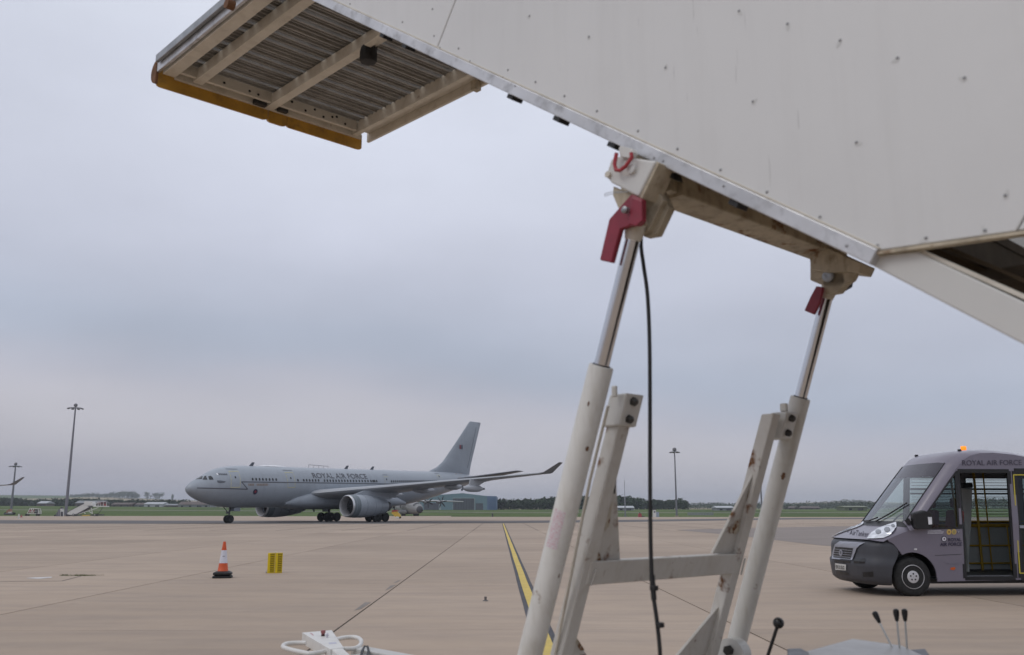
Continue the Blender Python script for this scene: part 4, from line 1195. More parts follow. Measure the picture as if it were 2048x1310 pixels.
# ---- tail
fin = MB()
def finsec(z, le, ch, t_):
    pts = []
    for fx, fy in foil(10, t_):
        pts.append(Vector((le + fx * ch, fy * ch, z)))
    return pts
fin.loft([finsec(datum(48) + 2.55, 45.0, 11.2, .05), finsec(8.9, 47.7, 8.7, .09), finsec(9.9, 49.2, 7.5, .10), finsec(13, 52.2, 5.6, .10), finsec(17.1, 56.0, 3.25, .09), finsec(17.3, 56.3, 2.9, .05)])
fo_ = fin.build('tail_fin', GREY, air, smooth=40)
MB().bar((55.3, -.40, 9.0), (57.9, -.16, 16.4), .05, .012).build('rudder_gap', GREYD, fo_)
for k, (m_, dx) in enumerate(((RREDM, 0), (WHITA, .30), (RNAVY, .42))):
    MB().box((53.35 + dx, -.34 - .003 * k, 12.6), (.34 if k != 1 else .13, .012, .72)).build('fin_flash', m_, fo_)
for sgn in (1, -1):
    def hs(y, le, ch, z, t_): return [Vector((le + fx * ch, -sgn * y, z + fz * ch)) for fx, fz in foil(10, t_)]
    hsb = MB().loft([hs(.6, 49.8, 6.4, 6.65, .10), hs(1.6, 50.6, 5.9, 6.85, .10), hs(9.6, 57.0, 2.3, 8.30, .09), hs(9.8, 57.4, 1.7, 8.33, .05)]).build('tailplane', GREYD, air, smooth=40)
MB().poly([surf(51.4, 7.9, .03), surf(54.2, 8.05, .03), surf(54.0, 7.35, .03), surf(52.2, 6.9, .03), surf(51.2, 7.1, .03)]).build('tail_slot', TAN, air, recalc=False)
MB().tube([(58.0, 0, datum(58) + 1.65), (58.55, 0, datum(58) + 1.68)], [.24, .17], 12).build('exhaust_pipe', GEAR, air, smooth=40)
# ---- nose gear
ng = MB().tube([(6.7, 0, .52), (6.85, 0, 2.5)], [.09, .14], 12).build('nose_gear_leg', GEAR, air, smooth=40)
MB().tube([(6.72, 0, 1.2), (5.6, 0, 2.3)], .06, 8).build('drag_brace', GEAR, ng)
MB().tube([(6.7, -.4, .52), (6.7, .4, .52)], .07, 8).build('nose_axle', GEAR, ng)
MB().box((6.5, 0, 1.35), (.25, .5, .28)).build('taxi_light_box', GEAR, ng, bevel=.03)
for s_ in (-1, 1):
    wh = MB().lathe([(.24, -.15), (.43, -.18), (.50, -.13), (.52, -.05), (.52, .05), (.50, .13), (.43, .18), (.24, .15)], (6.7, s_ * .36, .52), (0, 1, 0), 24).build('wheel', TYREA, ng, smooth=40)
    MB().lathe([(.03, -.14), (.22, -.13), (.25, -.16), (.25, .16), (.22, .13), (.03, .14)], (6.7, s_ * .36, .52), (0, 1, 0), 16).build('wheel_rim', INLET, wh, smooth=40)
    MB().box((7.6, s_ * .5, 1.78), (1.0, .05, .5)).build('gear_door', GREY, ng, bevel=.02)
# ---- roof aerials
for px in (494.5, 686.5, 738.5):
    k = (px - CX) / 1887; x_ = (42 + 121 * k) / (.612 - .79 * k); z_ = datum(x_) + 2.78
    MB().prism([(x_ - .2, -.03, z_), (x_ + .5, -.03, z_), (x_ + .75, -.03, z_ + .55), (x_ + .35, -.03, z_ + .55)], (0, .06, 0)).build('blade_aerial', GREYD, air)
k = (537 - CX) / 1887; x_ = (42 + 121 * k) / (.612 - .79 * k)
MB().ball((x_ + .3, 0, datum(x_) + 2.8), 1.0, 18, (2.4, .6, .22)).build('satcom_dome', WHITA, air, smooth=60)
k0, k1 = [(px - CX) / 1887 for px in (613, 653)]
xa, xb = [(42 + 121 * k) / (.612 - .79 * k) for k in (k0, k1)]
ra = MB().tube([(xa, 0, datum(xa) + 3.25), (xb, 0, datum(xb) + 3.12)], .03, 6).build('rail_aerial', GREYD, air)
for t_ in (0, .25, .5, .75, .98):
    xx = lerp(xa, xb, t_); MB().tube([(xx, 0, datum(xx) + 2.78), (xx + .05, 0, datum(xx) + lerp(3.25, 3.12, t_))], .025, 6).build('aerial_post', GREYD, ra)
for xx in (16.5, 21, 33, 37.5, 12): 
    MB().prism([(xx, -.02, datum(xx) - 2.85 - .33 * (15 < xx < 36)), (xx + .4, -.02, datum(xx) - 2.85 - .33 * (15 < xx < 36)), (xx + .45, -.02, datum(xx) - 3.5), (xx + .25, -.02, datum(xx) - 3.5)], (0, .04, 0)).build('belly_aerial', GREYD, air)
# a second tanker of the same kind off to the left, only its wing tip in view
tip = on_y(34, 969, 189.0)
air2 = copy_tree(air)
air2['label'] = 'grey tanker jet beyond the grass verge, only its wing tip with winglet in view'
air2.location = (tip.x - 31.3, tip.y - 37.5, 0); air2.rotation_euler = (0, 0, radians(90))
# ================================================================== grey airfield minibus
VA = math.atan2(.08, .997)
VLOC = Vector((6.34, 18.2, 0))
van = empty('minibus', VLOC, VA, 'purple-grey airfield minibus with its side door open and an amber beacon on the roof', 'minibus')
VM = Matrix.Translation(VLOC) @ Matrix.Rotation(VA, 4, 'Z'); VMI = VM.inverted()
def v_ray(px, py):
    return VMI @ EYEP, (VMI.to_3x3() @ ray(px, py)).normalized()
def vy(px, py, y=-1.0):
    o, d = v_ray(px, py); return o + d * ((y - o.y) / d.y)
VPAINT = mat('purple_grey_paint', (.165, .15, .19), .33, var=.04, scale=1.5, coat=.35)
VDARK = mat('dark_bumper_plastic', (.045, .047, .056), .5, var=.1)
VSILV = mat('grille_silver', (.34, .35, .40), .38, .3, var=.06)
VBLK = mat('van_black_trim', (.008, .008, .009), .4, var=.2)
VYEL = mat('yellow_grab_rail', (.46, .28, .015), .4, var=.08)
VWHITE = mat('offwhite_lining', (.42, .43, .42), .5, var=.05)
VFLOOR = mat('dark_floor_vinyl', (.05, .05, .052), .6, var=.15)
VNAVY = mat('navy_lettering', (.028, .022, .05), .5)
VHEAD = mat('smoked_header', (.04, .036, .05), .2, var=.05)
AMBER = mat('amber_beacon_glow', (.8, .25, .02), .25, emit=(1, .24, .01, 1.1))
def glass(name, tint, gl=1.0):
    m = bpy.data.materials.new(name); m.use_nodes = True
    t = m.node_tree; t.nodes.clear(); L = t.links.new
    o = t.nodes.new('ShaderNodeOutputMaterial'); mxs = t.nodes.new('ShaderNodeMixShader')
    tr_ = t.nodes.new('ShaderNodeBsdfTransparent'); tr_.inputs[0].default_value = tint + (1,)
    gs = t.nodes.new('ShaderNodeBsdfGlossy'); gs.inputs['Roughness'].default_value = .02; gs.inputs['Color'].default_value = (.95, .97, 1, 1)
    fr = t.nodes.new('ShaderNodeFresnel'); fr.inputs['IOR'].default_value = 1.5 * gl
    L(fr.outputs[0], mxs.inputs[0]); L(tr_.outputs[0], mxs.inputs[1]); L(gs.outputs[0], mxs.inputs[2]); L(mxs.outputs[0], o.inputs[0])
    return m
VGLASS = glass('clear_glass', (.72, .80, .78)); VGLASSW = glass('windscreen_glass', (.74, .82, .81), 1.35); VGLASS2 = glass('tinted_glass', (.22, .28, .28))
PT = [(0, .955), (.04, .995), (.12, 1.035), (.25, 1.095), (.45, 1.17), (.62, 1.235), (.68, 1.27), (1.02, 1.69), (1.40, 2.15), (1.62, 2.41), (1.74, 2.525), (1.90, 2.60), (2.2, 2.645), (2.6, 2.655), (3.0, 2.62), (3.4, 2.545), (3.8, 2.50), (4.5, 2.49), (7, 2.49)]
BOW = [(0, 0), (.3, .01), (.6, .04), (.8, .085), (.92, .135), (.99, .20), (1.02, .27)]
def vprof(t_): return interp(PT, t_)
def vbow(y, t_): return interp(BOW, abs(y)) * (1 - smooth01((t_ - 1.75) / .9))
def tum(z): return 1 - .062 * max(0, z - 1.3)
def shell(t_, y):
    z = vprof(t_); a = abs(y)
    dr_ = lerp(.035, .075, smooth01((z - 1.25) / 1.2)) * max(0, (a - .68) / .34) ** 2.2
    z2 = z - dr_
    return Vector((vbow(y, t_) + t_, y * tum(z2), z2))
VYS = [-1.02, -1.0, -.96, -.9, -.86, -.7, -.45, -.2, 0, .2, .45, .7, .86, .9, .96, 1.0, 1.02]
def shell_part(ts, ys, name, mt, par=None, push=0.0):
    return MB().loft([[shell(t_, y) + Vector((-push * .7, 0, push * .7)) for y in ys] for t_ in ts], caps=False, closed=False).build(name, mt, par or van, smooth=50)
TH = [.045, .06, .08, .12, .18, .25, .35, .45, .55, .62]
hood = shell_part(TH, VYS, 'bonnet', VPAINT)
shell_part([.62, .65, .68, .72], VYS[2:-2], 'windscreen_cowl', VBLK, push=.004)
TG = [.70, .85, 1.02, 1.2, 1.40]
ws = shell_part(TG, VYS[4:-4], 'windscreen', VGLASSW)
shell_part([1.40, 1.5, 1.62], VYS[4:-4], 'windscreen_header', VHEAD)
TP = [.62, .68, .85, 1.02, 1.2, 1.40, 1.5, 1.62]
shell_part(TP, VYS[:5], 'front_pillar', VPAINT); shell_part(TP, VYS[-5:], 'front_pillar', VPAINT)
TR = [1.62, 1.68, 1.74, 1.82, 1.9, 2.05, 2.2, 2.4, 2.6, 2.8, 3.0, 3.2, 3.4, 3.8, 4.4, 5.2, 6.3]
roof = shell_part(TR, VYS, 'roof', VPAINT)
# windscreen surround line
q = MB()
for y in (-.862, .862):
    q = MB().tube([shell(t_, y) + Vector((-.004, 0, .004)) for t_ in [.70, .85, 1.02, 1.2, 1.4, 1.62]], .011, 6); q.build('windscreen_seal', VBLK, van)
# ---- side skins with real openings
ARC = lambda cx_, r_, n=14: [(cx_ + r_ * cos(a), .34 + r_ * sin(a)) for a in [pi - pi * k / n for k in range(n + 1)]]
XW, XR = .83, 4.85
edge_top = [(vbow(1.02, t_) + t_, shell(t_, 1.02).z) for t_ in [.04, .12, .25, .45, .62, .85, 1.02, 1.2, 1.40, 1.62, 1.74, 1.9, 2.05, 2.2, 2.6, 3.0, 3.4, 3.8, 4.5, 5.4, 6.3]]
outline = [(.50, .92), (.41, .97)] + edge_top[1:] + [(6.3, .30)] + [(XR + .43, .30)] + list(reversed(ARC(XR, .43)))[1:-1] + [(XR - .43, .30), (XW + .44, .26)] + list(reversed(ARC(XW, .435)))[1:-5]
def vpoly(pix, y=-1.0): return [(p.x, p.z) for p in [vy(a, b_, y) for a, b_ in pix]]
swin = vpoly(((1838, 1026), (1862, 1000), (1899, 956), (1914, 943), (1917, 1056), (1862, 1057), (1846, 1046)))
dopen = vpoly(((1920, 944), (2024, 941), (2033, 1160), (1931, 1162)))
DX0, DX1 = 1.785, 2.80
dopen = [(1.865, 2.24), (2.86, 2.24), (2.74, .315), (1.785, .315)]
rwin = [(4.08, 2.2), (5.9, 2.2), (5.9, 1.3), (4.08, 1.3)]
dop2 = [(2.97, 2.24), (3.93, 2.24), (3.88, .315), (2.85, .315)]
etab = sorted(edge_top)
clampz = lambda loop: [(x, min(z, interp(etab, x) - .045)) for x, z in loop]
swin, dopen, dop2, rwin = [clampz(l_) for l_ in (swin, dopen, dop2, rwin)]
def side_y(z): return 1.02 * tum(z)
def skin(sgn, holes, name, out_=outline):
    loops = [[Vector((x, z, 0)) for x, z in out_]] + [[Vector((x, z, 0)) for x, z in h_] for h_ in holes]
    flat = [p for l in loops for p in l]
    tr2 = tessellate_polygon(loops)
    me = MB(); me.v = [Vector((p.x, sgn * side_y(p.y), p.y)) for p in flat]; me.f = [tuple(t_) for t_ in tr2]
    # split long triangles so the skin follows the tumblehome
    bm2 = bmesh.new(); vs = [bm2.verts.new(p) for p in me.v]
    for f_ in me.f:
        try: bm2.faces.new([vs[i] for i in f_])
        except ValueError: pass
    bmesh.ops.bisect_plane(bm2, geom=bm2.verts[:] + bm2.edges[:] + bm2.faces[:], plane_co=(0, 0, 1.3), plane_no=(0, 0, 1))
    for v_ in bm2.verts: v_.co.y = sgn * side_y(v_.co.z)
    bmesh.ops.recalc_face_normals(bm2, faces=bm2.faces)
    mm = bpy.data.meshes.new(name); bm2.to_mesh(mm); bm2.free()
    o = bpy.data.objects.new(name, mm); COL.objects.link(o); o.parent = van; mm.materials.append(VPAINT)
    so = o.modifiers.new('thickness', 'SOLIDIFY'); so.thickness = .035; so.offset = 0
    return o, me
fdoor = [(1.05, 2.0), (1.05, 1.35)]
sk, SKM = skin(-1, [swin, dopen, dop2, rwin], 'near_side_skin')
farwin = [(1.92, 2.2), (3.0, 2.2), (3.0, 1.27), (1.86, 1.27)]
farwin2 = [(3.12, 2.2), (4.2, 2.2), (4.2, 1.27), (3.12, 1.27)]
skin(1, [swin, farwin, farwin2, [(4.35, 2.2), (5.9, 2.2), (5.9, 1.27), (4.35, 1.27)]], 'far_side_skin')
# bumper wrapping the nose
PLAN = [(.575, -1.03), (.45, -1.03), (.36, -1.015), (.26, -.975), (.17, -.90), (.10, -.79), (.045, -.6), (.012, -.3), (0, 0)]
PLAN = PLAN + [(x, -y) for x, y in reversed(PLAN[:-1])]
rows = []
for z, o_ in ((.19, .10), (.22, .05), (.27, .0), (.36, -.015), (.50, -.03), (.60, -.035), (.64, -.005), (.75, .0), (.86, .004), (.90, .012), (.935, .03), (.965, .055), (.985, .085)):
    xe = XW - math.sqrt(max(0, .43 ** 2 - (z - .34) ** 2)) if z < .77 else .6
    rows.append([Vector((min(x + o_ * (1 - .55 * (abs(y) > .9)), xe + .01 * (k_ % 16 != 0)), y * (1 - .6 * o_), z)) for k_, (x, y) in enumerate(PLAN)])
bp_ = MB().loft(rows, caps=False, closed=False)
# nothing below shows light through
bump_o = bp_.build('front_bumper', VDARK, van, smooth=50)
# BVH of all outer surfaces for the small things fixed on them
BV = MB()
for m_ in (bp_, SKM): BV.add(m_.v, m_.f)
for ts, ys in ((TH, VYS), (TP, VYS), (TR, VYS)):
    tmp = MB().loft([[shell(t_, y) for y in ys] for t_ in ts], caps=False, closed=False); BV.add(tmp.v, tmp.f)
VBVH = BVHTree.FromPolygons([tuple(p) for p in BV.v], BV.f)
VEYE = VMI @ EYEP
def v_hit(px, py, g_=.004):
    o, d = v_ray(px, py); h = VBVH.ray_cast(o, d)
    if h[0] is None: return None
    n = h[1] if h[1].dot(d) < 0 else -h[1]
    return h[0] + n * (g_ + .0185 * (abs(h[0].y) > .9 and h[0].x > .5 and g_ < .03))
def v_decal(pix, name, mt, par=None, g_=.006, th=0.0, sub=4):
    """a small flat piece laid onto the body: outline cut into small triangles, each corner dropped onto the surface"""
    loop = []
    for k in range(len(pix)):
        (x0, y0), (x1, y1) = pix[k], pix[(k + 1) % len(pix)]
        for j in range(2 if len(pix) < 10 else 1): loop.append(Vector((lerp(x0, x1, j / 2), lerp(y0, y1, j / 2), 0)))
    V2 = list(loop); T = [tuple(t_) for t_ in tessellate_polygon([loop])]
    for _ in range(2):
        mid = {}; T2 = []
        def mp_(a, b_):
            key = (min(a, b_), max(a, b_))
            if key not in mid: mid[key] = len(V2); V2.append((V2[a] + V2[b_]) / 2)
            return mid[key]
        for a, b_, c_ in T:
            ab, bc, ca = mp_(a, b_), mp_(b_, c_), mp_(c_, a)
            T2 += [(a, ab, ca), (ab, b_, bc), (ca, bc, c_), (ab, bc, ca)]
        T = T2
    H = [v_hit(p.x, p.y, g_ + th) for p in V2]
    q = MB(); idx = {}
    for t_ in T:
        if all(H[i] is not None for i in t_):
            for i in t_:
                if i not in idx: idx[i] = len(q.v); q.v.append(H[i])
            q.f.append(tuple(idx[i] for i in t_))
    if not q.f: print('decal misses', name); return None
    return q.build(name, mt, par or van, recalc=False)
def v_text(txt, p0, p1, ptop, mt, name, par=None, bold=0.0, g_=.008):
    vs, fs = text_mesh(txt, 1.0, bold); w = max(v.x for v in vs); hh = max(v.y for v in vs)
    q = MB(); ok = True
    for v in vs:
        a, b_ = v.x / w, v.y / hh
        h = v_hit(p0[0] + (p1[0] - p0[0]) * a + (ptop[0] - p0[0]) * b_, p0[1] + (p1[1] - p0[1]) * a + (ptop[1] - p0[1]) * b_, g_)
        q.v.append(h if h is not None else (q.v[-1] if q.v else Vector()))
    q.f = fs
    return q.build(name, mt, par or van, recalc=False)
z1 = lambda x, y: (1660 + x / 13.1, 1060 + y / 13.1)
gr = v_decal([z1(290, 300), z1(600, 318), z1(940, 340), z1(800, 400), z1(720, 480), z1(660, 640), z1(600, 800), z1(330, 775), z1(70, 745), z1(100, 540), z1(150, 380)], 'grille_surround', VSILV, g_=.008, th=.012)
v_decal([z1(165, 440), z1(400, 455), z1(630, 478), z1(600, 620), z1(555, 782), z1(330, 758), z1(110, 730), z1(135, 580)], 'grille', VBLK, gr, g_=.024)
for k in range(4):
    t_ = .2 + .2 * k
    a, b_ = (lerp(165, 110, t_), lerp(440, 730, t_)), (lerp(630, 555, t_), lerp(478, 782, t_))
    v_decal([z1(a[0], a[1] - 6), z1(b_[0], b_[1] - 6), z1(b_[0], b_[1] + 6), z1(a[0], a[1] + 6)], 'grille_slat', VSILV, gr, g_=.030)
v_decal([z1(328 + 48 * cos(a), 597 + 82 * sin(a)) for a in [2 * pi * k / 16 for k in range(16)]], 'round_badge', VSILV, gr, g_=.036, sub=1)
v_decal([z1(326 + 22 * cos(a), 590 + 48 * sin(a)) for a in [2 * pi * k / 10 for k in range(10)]], 'badge_centre', mat('badge_dark', (.12, .12, .14), .4), gr, g_=.040, sub=1)
PLATE = mat('number_plate_white', (.62, .62, .60), .4)
pl = v_decal([z1(158, 868), z1(442, 905), z1(440, 1058), z1(163, 1038)], 'number_plate', PLATE, g_=.012, th=.006)
v_text('BX13 UUG', z1(190, 1000), z1(412, 1030), z1(187, 905), VBLK, 'plate_lettering', pl, .02, .030)
v_decal([z1(125, 775), z1(545, 815), z1(540, 868), z1(125, 845)], 'lower_vent', VBLK, bump_o)
v_decal([z1(640, 770), z1(930, 750), z1(915, 875), z1(625, 868)], 'bumper_recess', VBLK, bump_o)
v_decal([z1(860, 1105), z1(1135, 1085), z1(1140, 1225), z1(870, 1225)], 'fog_recess', VBLK, bump_o)
v_decal([z1(160, 1070), z1(500, 1115), z1(490, 1185), z1(180, 1150)], 'lower_vent', VBLK, bump_o)
# headlamp
z3 = lambda x, y: (1640 + x / 3.853, 870 + y / 3.853)
LAMPG = mat('headlamp_lens', (.72, .74, .78), .12, .35, var=.25, scale=9)
hl = v_decal([z3(362, 802), z3(400, 755), z3(450, 722), z3(520, 697), z3(592, 672), z3(592, 712), z3(572, 748), z3(535, 778), z3(490, 797), z3(420, 803)], 'headlamp', LAMPG, g_=.010, th=.008)
CHRL = mat('headlamp_chrome', (.25, .26, .28), .25, .7)
for c_, r_ in (((452, 752), 22), ((520, 735), 24), ((566, 705), 15)):
    v_decal([z3(c_[0] + r_ * cos(a), c_[1] + r_ * .8 * sin(a)) for a in [2 * pi * k / 12 for k in range(12)]], 'lamp_reflector', CHRL, hl, g_=.024, sub=1)
v_text('AirTanker', z3(228, 768), z3(372, 786), z3(235, 728), mat('bonnet_lettering', (.05, .042, .065), .5), 'bonnet_lettering', None, .005)
v_decal([z3(205, 745), z3(222, 738), z3(216, 752)], 'bonnet_emblem', VNAVY)
v_text('ROYAL AIR FORCE', z3(1088, 236), z3(1548, 232), z3(1086, 196), mat('roof_lettering', (.045, .038, .06), .5), 'roof_lettering', None, .0)
z4 = lambda x, y: (1860 + x / 16.38, 1030 + y / 16.38)
v_text('ROYAL', z4(565, 862), z4(1000, 855), z4(565, 755), VNAVY, 'door_lettering', None, .03)
v_text('AIR FORCE', z4(310, 1015), z4(1010, 1000), z4(318, 905), VNAVY, 'door_lettering', None, .03)
WHT = mat('white_vinyl', (.62, .61, .66), .5)
def disc(cx_, cy_, rx, ry, name, mt, g_, f=z4): return v_decal([f(cx_ + rx * cos(a), cy_ + ry * sin(a)) for a in [2 * pi * k / 18 for k in range(18)]], name, mt, None, g_, 0, 1)
disc(438, 780, 92, 98, 'roundel', VNAVY, .006); disc(438, 782, 70, 72, 'roundel_ring', WHT, .009); disc(440, 782, 26, 28, 'roundel_centre', mat('roundel_dark_red', (.06, .02, .04), .5), .012)
BADG = mat('gold_badge', (.52, .36, .10), .5); disc(598, 555, 78, 90, 'gold_badge', BADG, .006); disc(598, 553, 24, 28, 'badge_centre', mat('badge_brown', (.16, .07, .02), .5), .009)
disc(765, 550, 78, 90, 'gold_badge', BADG, .0065); disc(763, 552, 50, 60, 'badge_ring', mat('badge_olive', (.30, .26, .10), .5), .009)
disc(912, 560, 44, 30, 'small_badge', VNAVY, .006); disc(912, 556, 28, 13, 'small_badge_centre', WHT, .009)
for y0, x1 in ((512, 345), (552, 430), (592, 405)):
    v_decal([z4(-100, y0 + 4), z4(x1, y0 - 8), z4(x1, y0 + 8), z4(-100, y0 + 20)], 'white_vinyl_line', WHT)
# door seam, swage, marker lamp, repeater
v_decal([z3(880, 926), z3(1100, 916), z3(1100, 919), z3(880, 929)], 'door_seam', VBLK)
v_decal([z3(1000, 1022), z3(1030, 1016), z3(1040, 1028), z3(1025, 1042), z3(1000, 1036)], 'orange_marker_lamp', mat('orange_marker', (.55, .10, .015), .3))
v_decal([z3(720, 874), z3(742, 874), z3(742, 886), z3(720, 886)], 'side_repeater', LAMPG)
v_decal([z3(925, 962), z3(960, 985), z3(1010, 992), z3(1088, 986), z3(1088, 990), z3(1010, 997), z3(958, 990)], 'swage_line', mat('swage_highlight', (.16, .15, .19), .3))
# glazing of the side window, black frame
def pane(loop, sgn, name, mt, y_in=0.0):
    q = MB(); q.poly([(x, sgn * (side_y(z) - y_in), z) for x, z in loop]); return q.build(name, mt, van)
pane(swin, -1, 'side_window', VGLASS2, .004); pane(swin, 1, 'side_window', VGLASS, .004)
def frame(loop, sgn, name, r_=.018, mt=VBLK, out_=.012):
    P = [Vector((x, sgn * (side_y(z) + out_), z)) for x, z in loop]; q = MB()
    for a, b_ in zip(P, P[1:] + P[:1]): q.bar(a, b_, r_ * 2, r_ * 1.1, (0, 1, 0))
    return q.build(name, mt, van)
frame(swin, -1, 'window_frame', .016); frame(swin, 1, 'window_frame', .016)
frame(dopen, -1, 'door_frame', .035, VBLK, .006)
pane([(1.735, 1.19), (1.80, 2.2), (1.86, 2.22), (1.82, 1.19)], -1, 'door_pillar', VBLK, -.022)
for hloop in (farwin, farwin2, [(4.35, 2.2), (5.9, 2.2), (5.9, 1.27), (4.35, 1.27)]):
    pane(hloop, 1, 'side_window', VGLASS, .004); frame(hloop, 1, 'window_frame', .03)
    x0, x1 = hloop[0][0], hloop[1][0]
    for k in range(15):
        z = 1.33 + k * .058
        MB().box(((x0 + x1) / 2, side_y(z) - .03, z), (x1 - x0 - .06, .008, .010)).build('window_louvre', VWHITE, van)
    for zz_ in (1.95, 1.86): MB().box(((x0 + x1) / 2, side_y(zz_) - .05, zz_), (x1 - x0, .03, .035)).build('window_bar', VBLK, van)
pane(rwin, -1, 'side_window', VGLASS2, .004); frame(rwin, -1, 'window_frame', .03)
# second door leaf: black frame, glass and yellow edging
dl = frame(dop2, -1, 'door_leaf', .05, VBLK, .004)
pane([(2.96, 2.2), (3.93, 2.2), (3.90, 1.25), (2.90, 1.25)], -1, 'door_glass', VGLASS2, .01)
pane([(2.90, 1.2), (3.90, 1.2), (3.88, .32), (2.85, .32)], -1, 'door_glass', VGLASS2, .01)
MB().box((3.41, -1.025, 1.225), (.96, .03, .05)).build('door_bar', VSILV, van)
yl = [(2.935, 2.17), (3.90, 2.17), (3.84, .40), (2.825, .40)]
frame(yl, -1, 'yellow_edging', .010, mat('yellow_edging', (.50, .42, .05), .5), .03)
# ---- interior
zf = .335
MB().box((3.9, 0, zf - .03), (4.7, 1.95, .05)).build('cabin_floor', VFLOOR, van)
MB().box((1.0, 0, zf - .03), (1.1, 1.2, .05)).build('cabin_floor', VFLOOR, van)
MB().box(((DX0 + DX1) / 2, -.985, zf - .005), (DX1 - DX0 - .03, .06, .045)).build('door_sill', VSILV, van, bevel=.006)
MB().box((4.2, .955, .8), (4.1, .03, .9)).build('inner_lining', VWHITE, van)
MB().box((4.2, 0, 2.44), (4.2, 1.8, .03)).build('ceiling_lining', mat('dark_ceiling', (.06, .06, .062), .6), van)
MB().box((6.3, 0, 1.4), (.05, 1.95, 2.1)).build('rear_wall', VPAINT, van)
MB().box((6.335, 0, 1.75), (.02, 1.5, .7)).build('rear_window', VBLK, van)
pcol = [vy(1922, 976, .3), vy(1945, 978, .3), vy(1943, 1050, .3), vy(1927, 1050, .3)]
MB().prism([pcol[0], pcol[1], pcol[2], Vector((pcol[3].x, .3, zf)), Vector((pcol[0].x + .03, .3, zf))], (0, .15, 0)).build('white_column', VWHITE, van, bevel=.015)
MB().box(((pcol[0].x + pcol[1].x) / 2, .37, pcol[0].z + .05), (.24, .22, .1)).build('column_cap', VBLK, van, bevel=.02)
DASH = mat('dashboard_plastic', (.03, .03, .032), .55)
MB().loft([[(x, y, z) for y in (-.85, .85)] for x, z in ((.80, 1.22), (.95, 1.30), (1.15, 1.28), (1.25, 1.15), (1.22, .6))], caps=False, closed=False).build('dashboard', DASH, van)
MB().torus((1.36, .42, 1.32), .19, .016, (-.75, 0, .66), 24, 6).build('steering_wheel', VBLK, van, smooth=60)
SEATR = mat('red_seat_cover', (.16, .02, .018), .7, var=.15)
for y in (.42, -.45):
    s_ = MB().box((1.72, y, .80), (.48, .48, .14)).build('seat_cushion', DASH, van, bevel=.04)
    MB().prism([(1.88, y - .23, .85), (2.0, y - .23, .85), (2.1, y - .23, 1.52), (2.0, y - .23, 1.54)], (0, .46, 0)).build('seat_back', SEATR, s_, bevel=.04)
    MB().box((2.06, y, 1.66), (.08, .26, .18)).build('head_rest', SEATR, s_, bevel=.03)
    MB().box((1.75, y, .53), (.35, .35, .4)).build('seat_base', DASH, s_)
def rail(p, q_, r_=.017): return MB().tube([p, q_], r_, 8).build('grab_rail', VYEL, van, smooth=60)
dxm = lambda px: vy(px, 1050, .88).x
for z in (1.22, 1.30, .82, .47): rail((2.05, .90, z), (5.8, .90, z), .018 if z != 1.22 else .035)
for x in (dxm(1976), dxm(1957), 4.0, 4.9): rail((x, .88, zf), (x, .88, 2.4), .015 if x != dxm(1957) else .026)
rail((dxm(2009), .80, zf), (dxm(2009), .80, 1.26), .016)
a, b_ = vy(2021, 1000, -.86), vy(2031, 1145, -.86)
MB().tube([(a.x, -.86, 2.25), (a.x, -.86, 1.45), (a.x + .03, -.88, 1.2), (a.x + .03, -.88, .85), (a.x + .05, -.86, .7), (a.x + .05, -.86, zf)], .02, 8).build('grab_rail', VYEL, van, smooth=60)
a = vy(1909, 1000, -.86)
MB().tube([(a.x - .03, -.84, 2.2), (a.x, -.84, 1.7), (a.x, -.84, zf)], .02, 8).build('grab_rail', VYEL, van, smooth=60)
MB().tube([(a.x + .07, -.84, 2.2), (a.x + .05, -.84, 1.7), (a.x + .05, -.84, zf)], .02, 8).build('grab_rail', VYEL, van, smooth=60)
MB().box((DX1 - .12, .55, .9), (.16, .2, .16)).build('tip_up_seat', VBLK, van, bevel=.03)
# ---- mirror, wipers, beacon, roof cameras
mh = [z3(722, 600), z3(800, 580), z3(868, 600), z3(880, 690), z3(860, 728), z3(735, 725)]
P = [vy(x, y, -1.16) for x, y in mh]
mo = MB().prism(P, (0, .16, 0)).build('door_mirror', VBLK, van, bevel=.03)
v_decal([z3(650, 690), z3(715, 630), z3(720, 730), z3(680, 738)], 'mirror_foot', VPAINT, g_=.03, th=.03)
MB().prism([vy(*z3(x, y), -1.175) for x, y in ((832, 632), (862, 632), (864, 688), (838, 690))], (0, .01, 0)).build('mirror_lamp', LAMPG, mo)
MB().bar(P[5] + Vector((0, .15, .15)), Vector((P[0].x - .05, -.97, P[0].z - .18)), .12, .1).build('mirror_arm', VBLK, mo)
def on_ws(t_, y): return shell(t_, y) + Vector((-.02, 0, .02))
for (t0_, y0), (t1_, y1) in (((.70, .55), (.76, .02)), ((.70, -.02), (.98, -.66))):
    MB().tube([on_ws(t0_, y0), on_ws((t0_ + t1_) / 2 - .02, (y0 + y1) / 2), on_ws(t1_, y1)], .014, 6).build('wiper', VBLK, van)
bc = vy(1927, 897, .1)
zr = shell(1.9, .1).z
zr += .04
bo = MB().lathe([(.06, -.06), (.06, .03), (.045, .035), (.045, .05)], (bc.x, .1, zr - .005), (0, 0, 1), 16).build('beacon_base', VBLK, van, smooth=40)
MB().lathe([(.045, .05), (.052, .06), (.052, .125), (.045, .14), (.005, .143)], (bc.x, .1, zr - .005), (0, 0, 1), 16).build('amber_beacon', AMBER, bo, smooth=40)
for px, py, y in ((1833, 913, .75), (1919, 901, -.62)):
    c = vy(px, py, y); rz_ = shell(max(1.62, c.x - .1), y).z
    MB().box((c.x, y, max(c.z, rz_ + .02)), (.06, .05, .045)).build('roof_camera', VBLK, van, bevel=.008)
    MB().tube([(c.x, y, max(c.z, rz_ + .02)), (c.x + .02, y, rz_ - .05)], .01, 6).build('camera_stalk', VBLK, van)
